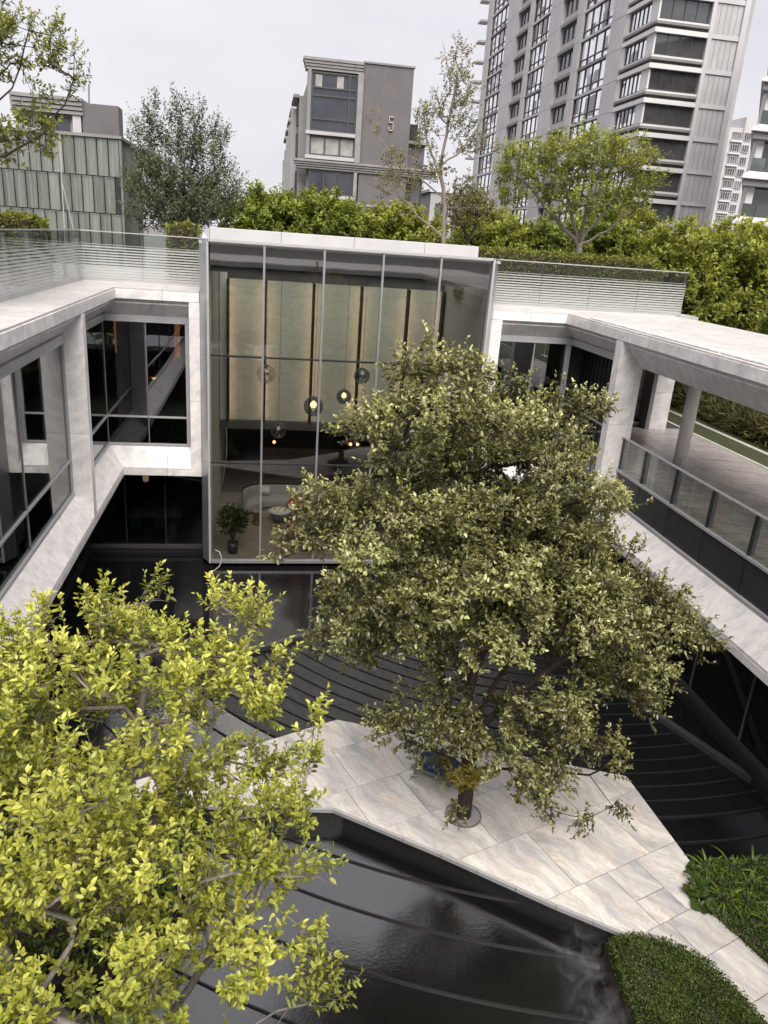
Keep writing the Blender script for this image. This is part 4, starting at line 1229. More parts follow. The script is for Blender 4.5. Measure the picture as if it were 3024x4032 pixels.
# ---- high-rise tower on the right
tw = thing('residential_tower', 'tall grey residential tower with white banded corner bays and tall window strips', 'tower', (40, 80, -6.2))
ZT0, ZT1, FP = -6.2, 50.0, 3.02
box('tower_body', 'tower_grey', tw, 37.6, 46.2, 80.5, 144.5, ZT0, ZT1)
box('tower_body', 'concrete_panel', tw, 46.21, 52.7, 90, 130, ZT0, 27.2)
# concrete end wall with recessed panels
box('end_wall', 'concrete_pale', tw, 42.5, 46.2, 80.02, 80.49, ZT0, ZT1)
box('corner_pier', 'concrete_pale', tw, 42.46, 42.86, 79.72, 80.015, ZT0, ZT1)
box('corner_pier', 'concrete_pale', tw, 45.75, 46.3, 79.72, 80.015, ZT0, ZT1)
n_f = int((ZT1 - ZT0) / FP)
z_levels = [8.45 + FP * k for k in range(-5, 14)]
for z in z_levels:
    box('floor_strip', 'concrete_pale', tw, 42.865, 45.745, 79.82, 80.015, z + 0.02, z + 0.40)
    for i in range(5):
        w5 = (45.745 - 42.865) / 5
        box('wall_panel', 'concrete_panel', tw, 42.87 + w5 * i, 42.865 + w5 * (i + 1) - 0.035, 79.93, 80.015, z + 0.42, z + FP)
# banded corner bay: slabs, glass, sills per floor
for z in z_levels:
    def lring(o, z0, z1, name, mat):
        m = MB().prism([(37.2 - o, 87.0), (37.2 - o, 80.0 - o), (42.44, 80.0 - o), (42.44, 80.49), (37.59, 80.49), (37.59, 87.0)], z0, z1)
        return m.build(name, mat, tw)
    lring(0.30, z - 0.02, z + 0.40, 'white_band', 'tower_white')
    lring(0.18, z + 0.95, z + 1.13, 'sill_band', 'tower_white')
    lring(0.28, z + 0.72, z + 0.945, 'grey_band', 'tower_grey')
    lring(-0.06, z + 0.41, z + 0.715, 'recess_band', 'tower_brown')
    lring(-0.02, z + 1.14, z + 1.22, 'sill_trim', 'window_frame')
    # solid corner panel and glazing
    box('corner_panel', 'tower_white', tw, 37.12, 37.3, 80.03, 81.7, z + 1.225, z + FP - 0.025)
    box('pier', 'tower_white', tw, 37.05, 37.3, 86.5, 87.2, z + 1.14, z + FP - 0.03)
k_bay = WinKit('window_frame', 'far_glass', 5.0, 1.75, 4, 1, 'y', None, 0.06, 0.1)
k_bayside = WinKit('window_frame', 'far_glass_bright', 4.6, 1.75, 5, 1, 'x', None, 0.07, 0.1)
k_strip = WinKit('window_frame', 'far_glass_bright', 8.2, 2.75, 4, 2, 'x', [0.75], 0.10, 0.12)
k_small = WinKit('window_frame', 'far_glass', 4.6, 1.75, 3, 1, 'x', None, 0.09, 0.12)
for z in z_levels:
    k_bay.place(tw, 39.8, 80.12, z + 1.23)
    k_bayside.place(tw, 37.32, 84.1, z + 1.23)
# long side: piers and strips
for y0, y1 in ((87.2, 88.3), (88.32, 91.0), (99.8, 101.7), (107.2, 112.0), (119.6, 121.2), (126.6, 132.6), (142.2, 144.8)):
    for za, zb in zip([ZT0] + [z + 0.1 for z in z_levels], [z + 0.1 for z in z_levels] + [ZT1]):
        box('pier', 'concrete_pale', tw, 37.0, 37.59, y0, y1, za + .02, zb - .02)
for y0, y1 in ((91.0, 99.8), (112.0, 119.6), (132.6, 142.2)):
    for i, z in enumerate(z_levels):
        box('floor_band', 'tower_grey' if i % 4 == 1 else 'concrete_pale', tw, 37.15, 37.59, y0 + .02, y1 - .02, z, z + 0.27)
        wdw = k_strip.place(tw, 37.4, (y0 + y1) / 2, z + 0.275)
        wdw.scale = (1, (y1 - y0 - 0.1) / 8.2, 1)
for y0, y1 in ((101.7, 107.2), (121.2, 126.6)):
    for z in z_levels:
        box('balcony_slab', 'tower_grey', tw, 36.95, 37.59, y0 + .02, y1 - .02, z - 0.05, z + 0.32)
        box('balcony_wall', 'concrete_panel', tw, 37.3, 37.59, y0 + .02, y1 - .02, z + 0.33, z + 1.1)
        k_small.place(tw, 37.45, (y0 + y1) / 2, z + 1.12)
for z in z_levels:
    for y in (146.0,):
        box('balcony_slab', 'concrete_pale', tw, 35.9, 37.4, y - 1.1, y + 1.1, z, z + 0.3)

# ---- mid-rise block with the digit 5
fb = thing('apartment_block', 'grey apartment block with a large number on its windowless gable', 'building', (8, 72, -6.2))
box('gable_wall', 'render_mauve', fb, 8.2, 12.4, 71.6, 112, ZT0, 13.6)
box('block_body', 'cornice_stone', fb, 3.7, 8.19, 72.3, 112, ZT0, 12.3)
box('side_body', 'cornice_stone', fb, 3.0, 3.69, 73.4, 112, ZT0, 11.0)
def cornice(x0, x1, y0, z0, z1, n, out, name='cornice'):
    h = (z1 - z0) / n
    for i in range(n):
        o = out * (i + 1) / n
        box(name, 'cornice_stone', fb, x0 - o, x1 + (o if x1 > 13 else 0), y0 - o, y0 + 1.2, z0 + h * i + 0.01, z0 + h * (i + 1) - (0.035 if i < n - 1 else 0))
cornice(3.45, 8.15, 71.6, 12.75, 13.62, 4, 0.28)
cornice(3.0, 14.6, 71.55, 5.25, 5.95, 4, 0.40)
cornice(3.4, 13.2, 71.55, 1.95, 2.75, 4, 0.30)
box('roof_trim', 'tower_grey', fb, 8.16, 12.5, 71.5, 112, 13.61, 13.75)
box('roof_parapet', 'dark_metal', fb, 5.0, 9.6, 74, 80, 13.6, 14.1)
box('vent', 'cornice_stone', fb, 11.2, 11.6, 76, 76.6, 13.76, 14.3)
box('bay_pier', 'cornice_stone', fb, 7.72, 8.19, 71.40, 72.29, 6.0, 12.74)
box('bay_pier', 'cornice_stone', fb, 7.75, 8.05, 71.45, 72.29, 2.8, 5.24)
box('bay_pier', 'tower_grey', fb, 3.55, 3.85, 71.45, 72.29, 6.0, 12.74)
wk = WinKit('window_frame', 'far_glass_blue', 3.85, 4.45, 1, 4, 'y', [0.95, 2.7, 3.3], 0.12, 0.14)
wk.place(fb, 5.79, 71.75, 8.2)
for z0, z1 in ((8.2, 12.5),):
    box('window_mullion', 'window_frame', fb, 7.0, 7.12, 71.58, 71.66, z0, z1 + 0.1)
wk2 = WinKit('window_frame', 'curtain', 3.85, 1.55, 3, 1, 'y', None, 0.12, 0.14)
wk2.place(fb, 5.79, 71.75, 6.35)
wk3 = WinKit('window_frame', 'far_glass_blue', 3.85, 1.95, 3, 1, 'y', None, 0.12, 0.14)
wk3.place(fb, 5.79, 71.75, 3.28)
box('window_sill', 'concrete_panel', fb, 3.5, 7.7, 71.35, 72.28, 7.92, 8.19)
box('window_sill', 'concrete_panel', fb, 3.5, 7.7, 71.35, 72.28, 6.05, 6.33)
box('window_sill', 'concrete_panel', fb, 3.5, 7.74, 71.35, 72.28, 2.98, 3.27)
for x in (4.2, 6.0):
    box('curtain', 'curtain', fb, x, x + 0.55, 71.70, 71.715, 11.55, 12.45)
# receding side with bays
wside = WinKit('window_frame', 'far_glass_blue', 2.0, 1.9, 2, 1, 'x', None, 0.1, 0.12)
for k in range(5):
    y = 75.2 + k * 7.0
    for z in (3.3, 6.35, 8.9):
        wside.place(fb, 2.98, y, z)
    box('side_bay', 'concrete_panel', fb, 2.45, 2.98, y + 1.6, y + 3.8, 2.2, 10.4 - 0.5 * k)
    box('roof_frame', 'cornice_stone', fb, 2.5, 3.0, y - 1.5, y + 3.9, 10.9 - 0.1 * k, 11.15 - 0.1 * k)
# right side balcony
box('balcony_wall', 'render_mauve', fb, 12.42, 14.1, 73, 90, ZT0, 8.0)
box('balcony_slab', 'cornice_stone', fb, 12.41, 14.35, 72.6, 90, 8.01, 8.25)
box('balcony_recess', 'dark_metal', fb, 12.42, 13.9, 76, 90, 8.26, 10.0)
for i in range(9):
    box('baluster', 'dark_metal', fb, 12.5 + 0.2 * i, 12.54 + 0.2 * i, 72.65, 72.7, 8.26, 9.2)
box('balcony_rail', 'dark_metal', fb, 12.45, 14.3, 72.64, 72.71, 9.21, 9.28)
wk4 = WinKit('window_frame', 'far_glass', 1.0, 1.9, 1, 1, 'y', None, 0.08, 0.1)
wk4.place(fb, 13.55, 72.98, 3.2)
# the digit: open strokes, extruded
dg = MB()
X0, Z0_, Wd, Hd, tk = 10.52, 8.72, 0.42, 1.10, 0.07
def bar(x0, x1, z0, z1):
    dg.box(X0 + x0 * Wd, X0 + x1 * Wd, 71.46, 71.595, Z0_ + z0 * Hd, Z0_ + z1 * Hd)
tx, tz = tk / Wd, tk / Hd
bar(0, 1, 1 - tz, 1)
bar(0, tx, 0.55, 1 - tz)
bar(tx, 1 - tx * .7, 0.55, 0.55 + tz)
bar(1 - tx, 1, 0.09, 0.57)
bar(tx * .6, 1 - tx * .6, 0, tz)
bar(0, tx, 0.09, 0.27)
dg.box(X0 + (1 - tx) * Wd - .03, X0 + Wd - .03, 71.47, 71.59, Z0_ + .56 * Hd, Z0_ + .6 * Hd)
dgo = dg.build('number_sign', 'digit_metal', fb, bevel=0.012)

# ---- low grey block between the two
lo = thing('low_block', 'low grey block with balconies between the number block and the tower', 'building', (22, 95, -6.2))
box('block_body', 'concrete_panel', lo, 19.5, 22.3, 95, 110, ZT0, 5.6)
box('block_body', 'render_mauve', lo, 22.31, 27.0, 97, 110, ZT0, 5.9)
box('roof_band', 'tower_white', lo, 19.3, 22.4, 94.8, 110, 5.61, 5.9)
wl = WinKit('window_frame', 'far_glass', 1.5, 1.8, 2, 1, 'y', None, 0.1, 0.12)
for z in (-3.4, -0.4, 2.6):
    wl.place(lo, 20.9, 94.97, z)
    for x in (24.0, 25.9):
        wl.place(lo, x, 96.97, z)
    box('balcony_slab', 'tower_white', lo, 22.4, 27.4, 96.2, 96.95, z - 0.6, z - 0.35)

# ---- copper-clad building on the left
cp = thing('copper_building', 'green patina copper clad hall with vertical panels behind the left railing', 'building', (-10, 40, -6.2))
box('wall_core', 'black_wall', cp, -17, -6.56, 40.06, 47, ZT0, 3.42)
MB().loft([(-17.2, 39.9, 3.40), (-6.4, 39.9, 3.47), (-6.4, 39.9, 3.60), (-17.2, 39.9, 3.52)], [(-17.2, 47, 3.40), (-6.4, 47, 3.47), (-6.4, 47, 3.6), (-17.2, 47, 3.52)]).build('roof_edge', 'tower_grey', cp)
def copper_panel(axis):
    m = MB()
    w, h = 0.425, 1.56
    m.box(-w / 2, w / 2, -0.05, 0.0, 0, h)
    for x in (-0.13, 0.02, 0.15):
        m.box(x, x + 0.016, -0.07, -0.0505, 0.02, h - 0.02)
    m.box(-w / 2, -w / 2 + 0.02, -0.085, -0.0505, 0, h)
    m.box(-w / 2 - 0.01, w / 2 + 0.01, -0.075, -0.0505, h - 0.03, h + 0.004)
    if axis == 'x':
        m.v = [(-y, x, z) for x, y, z in m.v]
    return m
pf = copper_panel('y')
ps = copper_panel('x')
first_f = first_s = None
for r in range(-3, 2):
    z = 0.25 + 1.61 * r
    off = 0.0 if r % 2 else 0.245
    for i in range(21):
        x = -6.78 - 0.492 * i - off
        if first_f is None:
            pf.v = [(a + x, b + 40.05, c + z) for a, b, c in pf.v]
            first_f = pf.build('copper_panel', 'patina_copper', cp, (x, 40.05, z))
        else:
            clone(first_f, cp, (x, 40.05, z))
    for i in range(13):
        y = 40.3 + 0.492 * i + off
        if first_s is None:
            ps.v = [(a - 6.55, b + y, c + z) for a, b, c in ps.v]
            first_s = ps.build('copper_panel', 'patina_copper', cp, (-6.55, y, z))
        else:
            clone(first_s, cp, (-6.55, y, z))
    box('corner_trim', 'patina_copper', cp, -6.53, -6.43, 39.96, 40.12, z + 0.005, z + 1.6)
# penthouse behind the copper roof
ph = thing('penthouse_block', 'grey penthouse storey with striped cornice above the copper hall', 'building', (-9, 56, -6.2))
box('wall', 'render_mauve', ph, -11.3, -9.1, 56, 57.6, ZT0, 6.75)
box('wall', 'concrete_panel', ph, -15.2, -11.31, 56.4, 66, ZT0, 6.0)
for i in range(4):
    box('cornice', 'cornice_stone', ph, -15.5, -11.25, 55.9 - 0.08 * i, 66, 6.02 + 0.25 * i, 6.02 + 0.25 * i + 0.2)
box('pier', 'concrete_pale', ph, -11.9, -11.4, 56.0, 56.38, 3.0, 6.0)
wph = WinKit('window_frame', 'far_glass_blue', 1.7, 1.9, 2, 2, 'y', [0.7], 0.1, 0.12)
wph.place(ph, -13.0, 56.36, 4.0)
box('ledge', 'concrete_pale', ph, -9.09, -8.0, 57, 66, 4.05, 4.3)
box('ledge', 'tower_white', ph, -9.09, -7.7, 57.5, 66, 4.5, 4.62)
MB().tube([(-10.95, 56.5, 6.75), (-10.9, 56.5, 7.9)], 0.06, 6).build('vent_pipe', 'tower_grey', ph)

# ---- distant tower and banded block on the right edge
ft = thing('distant_tower', 'pale distant high-rise with small windows behind the grey tower', 'tower', (122, 200, -6.2))
box('tower_body', 'concrete_pale', ft, 116.0, 121.4, 201, 230, ZT0, 33.0)
box('tower_body', 'concrete_pale', ft, 121.42, 124.4, 200.6, 230, ZT0, 35.6)
box('tower_body', 'concrete_pale', ft, 124.42, 134, 201.6, 230, ZT0, 35.0)
wd1 = WinKit('concrete_panel', 'far_glass', 2.6, 1.8, 4, 1, 'y', None, 0.12, 0.2)
wd2 = WinKit('concrete_panel', 'far_glass', 1.9, 1.8, 3, 1, 'y', None, 0.12, 0.2)
for k in range(13):
    z = -4.0 + 2.85 * k
    wd1.place(ft, 119.8, 200.95, z)
    wd2.place(ft, 122.6, 200.55, z)
    wd1.place(ft, 126.4, 201.55, z)
    wd1.place(ft, 129.8, 201.55, z)
    box('floor_band', 'tower_white', ft, 118.3, 121.3, 200.4, 200.98, z - 0.55, z - 0.15)
    box('floor_band', 'tower_white', ft, 124.7, 131.6, 200.9, 201.58, z - 0.55, z - 0.15)
rb = thing('banded_block', 'block with white canopy slabs and green glass balconies at the right edge', 'building', (40, 60, -6.2))
for k, z in enumerate((-3.6, -0.25, 3.1, 6.45, 9.8, 13.15, 16.5, 19.8)):
    MB().prism([(36.9, 60.0), (60, 60.0), (60, 75), (46.6, 75)], z + 0.0, z + 0.16).build('canopy_slab', 'tower_white', rb)
    MB().loft([(36.9, 60.0, z + 0.162), (60, 60.0, z + 0.162), (60, 75, z + 0.162), (46.6, 75, z + 0.162)], [(38.0, 60.9, z + 0.62), (60, 60.9, z + 0.62), (60, 74, z + 0.62), (46.6, 74, z + 0.62)]).build('slab_slope', 'tower_white', rb)
    MB().prism([(37.3, 60.3), (60, 60.3), (60, 74), (46.5, 74)], z - 0.5, z - 0.004).build('floor_edge', 'tower_grey', rb)
    MB().prism([(38.9, 61.5), (60, 61.5), (60, 74), (47, 74)], z + 0.63, z + 2.84).build('room_wall', 'window_frame', rb)
    for i in range(4):
        box('window_pane', 'far_glass_green', rb, 38.95 + 2.4 * i, 41.25 + 2.4 * i, 61.40, 61.46, z + 0.7, z + 2.8)
    for i in range(5):
        box('glass_panel', 'far_glass_green', rb, 38.1 + 1.2 * i, 39.26 + 1.2 * i, 60.95, 60.98, z + 0.64, z + 1.6)
    box('wall_pier', 'tower_white', rb, 38.25, 38.85, 61.0, 61.6, z + 0.63, z + 2.84)
mp_ = thing('stay_pole', 'thin white pole with diagonal brace in front of the copper hall', 'pole', (-7.36, 32, -1.94))
MB().tube([(-7.36, 32, -1.94), (-7.33, 32, 0.05), (-7.28, 32, 2.75)], 0.016, 7).build('mast', 'aluminium_light', mp_)
MB().tube([(-7.30, 32, 1.12), (-7.05, 32, -0.25), (-6.75, 32, -1.9)], 0.013, 7).build('brace', 'aluminium_light', mp_)
# ------------------------------------------------------------------ vegetation
def nrm(a):
    return a / np.maximum(np.linalg.norm(a, axis=-1, keepdims=True), 1e-9)

LEAF_T = np.array([(0, 0, 0), (0.28, 0.40, 0.10), (0.68, 0.40, 0.08), (1.0, 0, -0.06), (0.68, -0.40, 0.08), (0.28, -0.40, 0.10)])

def leaf_mesh(name, pos, d, n, L, wr, young, mat):
    N = len(pos)
    d = nrm(d)
    s = nrm(np.cross(n, d))
    u = np.cross(d, s)
    T = LEAF_T
    rg = np.random.default_rng(N)
    fold = rg.uniform(0.3, 2.6, N)
    droop = rg.normal(size=N) * 0.16 - 0.10 if N > 1 else np.zeros(N)
    wid = wr * rg.uniform(0.8, 1.2, N) if N > 1 else np.full(N, wr)
    zz = T[None, :, 2] * wr * fold[:, None] + droop[:, None] * T[None, :, 0] ** 2
    V = (pos[:, None, :] + L[:, None, None] * (T[None, :, 0:1] * d[:, None, :] + (T[None, :, 1] * wid[:, None])[:, :, None] * s[:, None, :] + zz[:, :, None] * u[:, None, :])).reshape(-1, 3)
    me = bpy.data.meshes.new(name)
    me.vertices.add(6 * N)
    me.vertices.foreach_set('co', V.astype(np.float32).ravel())
    idx = (np.arange(N)[:, None] * 6 + np.array([0, 5, 4, 3, 0, 3, 2, 1])[None, :]).astype(np.int32).ravel()
    me.loops.add(8 * N)
    me.loops.foreach_set('vertex_index', idx)
    me.polygons.add(2 * N)
    me.polygons.foreach_set('loop_start', (np.arange(2 * N) * 4).astype(np.int32))
    me.update(calc_edges=True)
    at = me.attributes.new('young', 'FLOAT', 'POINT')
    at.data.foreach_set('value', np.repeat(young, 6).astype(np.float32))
    me.materials.append(M[mat])
    return me

def in_ell(n, ells, rng, shell=0.35):
    """points spread through a union of ellipsoids (cx,cy,cz,rx,ry,rz,weight), denser towards the surface"""
    w = np.array([e[6] * e[3] * e[4] * e[5] if len(e) > 6 else e[3] * e[4] * e[5] for e in ells])
    k = rng.choice(len(ells), n, p=w / w.sum())
    E = np.array([e[:6] for e in ells])[k]
    v = nrm(rng.normal(size=(n, 3)))
    r = rng.uniform(0, 1, n) ** shell
    return E[:, :3] + v * r[:, None] * E[:, 3:]

def thin_out(P, dmin, most):
    keep = []
    A = np.zeros((0, 3))
    for p in P:
        if len(A) == 0 or ((A - p) ** 2).sum(1).min() > dmin * dmin:
            A = np.vstack([A, p])
            if len(A) >= most:
                break
    return A

def skeleton(chains, centers, step, rng, wob=0.12):
    pos, par, dr = [], [], []
    for ch in chains:
        start = None
        if pos:
            q = np.array(pos)
            start = int(((q - np.array(ch[0])) ** 2).sum(1).argmin())
        pts = [np.array(ch[0], float)]
        for a, b in zip(ch[:-1], ch[1:]):
            a, b = np.array(a, float), np.array(b, float)
            k = max(1, int(np.linalg.norm(b - a) / step))
            for i in range(1, k + 1):
                pts.append(a + (b - a) * i / k + rng.normal(size=3) * wob * step * (0.5 if i < k else 0.2))
        prev = start
        for i, p in enumerate(pts):
            if start is not None and i == 0:
                continue
            pos.append(p)
            par.append(-1 if prev is None else prev)
            dr.append(nrm(p - (pos[prev] if prev is not None else p - np.array([0, 0, 1.0]))))
            prev = len(pos) - 1
    base_n = len(pos)
    q = np.array(pos)
    dd = np.array([((q - c) ** 2).sum(1).min() for c in centers])
    tips = []
    for ci in np.argsort(dd):
        c = centers[ci]
        q = np.array(pos)
        d = np.linalg.norm(q - c, axis=1)
        cost = d + 0.7 * np.maximum(0, q[:, 2] - c[2])
        k = int(cost.argmin())
        p0 = np.array(pos[k])
        L = d[k]
        n = max(1, int(L / step))
        ctrl = p0 + np.array(dr[k]) * L * 0.35 + np.array([0, 0, 0.10 * L])
        prev = k
        for i in range(1, n + 1):
            t = i / n
            p = (1 - t) ** 2 * p0 + 2 * t * (1 - t) * ctrl + t * t * c
            if i < n:
                p = p + rng.normal(size=3) * wob * step * 0.4
            pos.append(p)
            par.append(prev)
            dr.append(nrm(p - pos[prev]))
            prev = len(pos) - 1
        tips.append(prev)
    return np.array(pos), par, np.array(dr), tips

def branch_mesh(pos, par, tips, r_base, r_tip, expo=0.46, sides=6):
    N = len(pos)
    w = np.zeros(N)
    kids = [[] for _ in range(N)]
    for i, p in enumerate(par):
        if p >= 0:
            kids[p].append(i)
    tipset = set(tips)
    for i in range(N - 1, -1, -1):
        if not kids[i]:
            w[i] = max(w[i], 1)
        elif i in tipset:
            w[i] += 0.5
        if par[i] >= 0:
            w[par[i]] += w[i]
    r = np.maximum(r_base * (w / w.max()) ** expo, r_tip)
    m = MB()
    roots = [i for i in range(N) if par[i] < 0]
    stack = [(i, None) for i in roots]
    while stack:
        i, fr = stack.pop()
        ch, rad = [], []
        if fr is not None:
            ch.append(pos[fr])
            rad.append(min(r[i] * 1.15, r[fr]))
        while True:
            ch.append(pos[i])
            rad.append(r[i])
            if not kids[i]:
                break
            ks = sorted(kids[i], key=lambda k: -w[k])
            for k in ks[1:]:
                stack.append((k, i))
            i = ks[0]
        if len(ch) > 1:
            m.tube(ch, rad, sides if rad[0] > r_base * 0.25 else (5 if rad[0] > r_base * 0.08 else 3), cap=False)
    return m

CAM_INV = camera.matrix_world.inverted()
_ci = np.array(CAM_INV)
def to_screen(P):
    c = P @ _ci[:3, :3].T + _ci[:3, 3]
    f = 26.77 / 36
    z = -c[:, 2]
    return np.stack([0.5 + c[:, 0] / z * f * 1024 / 768, 0.5 - c[:, 1] / z * f, z], 1)

def tree(name, label, cat, base, chains, ells, n_clump, dmin, seed, mat_leaf, mat_bark, r_base,
         leaf=0.09, wr=0.42, shoots=6, per=10, shoot_len=0.34, spread=0.16, up=0.45, r_tip=0.006, step=0.35,
         shell=0.4, singles=0, group=None, centre=None, twigs=True, extra=None, young_bias=0.0, jit=0.75, sides=7, flat=0.8, tip=1.0, bough=None):
    rng = np.random.default_rng(seed)
    cand = in_ell(n_clump * 14, ells, rng, shell)
    if bough:                                   # clumps gathered in flat tilted pads with air between them
        nb, bd_, br, bz, per_b = bough
        Bc = thin_out(cand, bd_, nb)
        c0 = np.array(centre)
        loc = nrm(rng.normal(size=(len(Bc), per_b, 3))) * (rng.uniform(0, 1, (len(Bc), per_b, 1)) ** 0.5)
        o2 = nrm(Bc - c0)
        off = loc * np.array([br, br, bz])
        off[:, :, 2] -= 0.35 * (loc[:, :, :2] * o2[:, None, :2]).sum(2) * br
        size = rng.uniform(0.65, 1.25, (len(Bc), 1, 1))
        C = (Bc[:, None, :] + off * size).reshape(-1, 3)
        C = thin_out(C, dmin, n_clump)
    else:
        C = thin_out(cand, dmin, n_clump)
    if extra is not None:
        C = np.vstack([C, np.array(extra, float)])
    pos, par, dr, tips = skeleton(chains, C, step, rng)
    t = thing(name, label, cat, base, group)
    cc = np.array(centre if centre is not None else np.mean(C, axis=0) - np.array([0, 0, 0.6]))
    tipd = {tuple(np.round(pos[k], 4)): dr[k] for k in tips}
    bd = np.array([tipd.get(tuple(np.round(c, 4)), nrm(c - cc)) for c in C])
    S = len(C) * shoots
    ci = np.repeat(np.arange(len(C)), shoots)
    out = nrm(C - cc)[ci]
    start = C[ci] + rng.normal(size=(S, 3)) * spread * 0.55
    sd = nrm(out * 0.55 + bd[ci] * 0.5 + np.array([0, 0, up]) + rng.normal(size=(S, 3)) * jit * 0.6)
    sl = shoot_len * rng.uniform(0.55, 1.25, S)
    clump_y = (rng.uniform(-0.20, 0.20, len(C)) + 0.16 * np.sin(C[:, 0] * 3.1 + C[:, 1] * 1.7) * np.sin(C[:, 2] * 4.3))[ci]
    m = branch_mesh(pos, par, tips, r_base, r_tip, sides=sides)
    if twigs:
        for i in range(S):
            a = C[ci[i]]
            b = start[i]
            e = b + sd[i] * sl[i]
            m.tube([a, b * 0.5 + a * 0.5 + np.array([0, 0, 0.01]), b, e], [r_tip, r_tip * .85, r_tip * .7, r_tip * .35], 3, cap=False)
    m.build('trunk', mat_bark, t, smooth=True)
    n = S * per
    si = np.repeat(np.arange(S), per)
    tt = np.tile(((np.arange(per) + 0.6) / per) ** tip, S) + rng.normal(size=n) * 0.04
    P = start[si] + sd[si] * (sl[si] * tt)[:, None]
    ra = rng.normal(size=(n, 3))
    ra = nrm(ra - (ra * sd[si]).sum(1, keepdims=True) * sd[si])
    ld = nrm(sd[si] * (0.25 + 0.75 * tt[:, None] ** 2) + ra * (1.0 - 0.45 * tt[:, None] ** 2) + np.array([0, 0, -0.05]))
    nn = nrm(np.array([0, 0, flat]) + out[si] * 0.35 + rng.normal(size=(n, 3)) * 0.42)
    nn = nn - (nn * ld).sum(1, keepdims=True) * ld
    Lf = leaf * rng.uniform(0.55, 1.3, n) * (1 - 0.25 * np.clip(tt, 0, 1) ** 3)
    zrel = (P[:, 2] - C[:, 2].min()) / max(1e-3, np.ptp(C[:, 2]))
    lit_top = np.clip((P[:, 2] - C[ci][si][:, 2]) / 0.35, -0.6, 1.0)  # paler above each clump, darker below: light painted into the tone
    yg = np.clip(0.06 + 0.20 * lit_top + 0.12 * np.sin(P[:, 0] * 2.3 + 1.0) * np.sin(P[:, 2] * 2.9 + P[:, 1]) + 0.42 * tt ** 2 + clump_y[si] + 0.22 * zrel + young_bias + rng.normal(size=n) * 0.08, 0, 1)  # shoot-tip youth and random tone, plus painted light rising towards the top
    rest = np.ones(n, bool)
    if singles:
        scr = to_screen(P)
        ok = (scr[:, 0] > 0.01) & (scr[:, 0] < 0.99) & (scr[:, 1] > 0.01) & (scr[:, 1] < 0.99) & (scr[:, 2] > 0.3)
        order = np.argsort(np.where(ok, scr[:, 2] / Lf, 1e9))[:singles]
        rest[order] = False
        meshes = {}
        for k in order:
            key = int(yg[k] * 4.99)
            if key not in meshes:
                meshes[key] = leaf_mesh('leaf', np.zeros((1, 3)), np.array([[1.0, 0, 0]]), np.array([[0, 0, 1.0]]), np.ones(1), wr, np.array([(key + 0.5) / 5]), mat_leaf)
            o = bpy.data.objects.new('leaf', meshes[key])
            put(o, t, tuple(P[k]))
            d = Vector(nrm(ld[k]))
            s = Vector(nn[k]).cross(d).normalized()
            u = d.cross(s)
            o.rotation_euler = Matrix((d, s, u)).transposed().to_euler()
            o.scale = (Lf[k],) * 3
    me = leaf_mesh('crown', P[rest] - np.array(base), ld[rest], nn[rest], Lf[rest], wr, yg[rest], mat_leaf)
    o = bpy.data.objects.new('crown', me)
    put(o, t, base)
    o['kind'] = 'stuff'
    return t

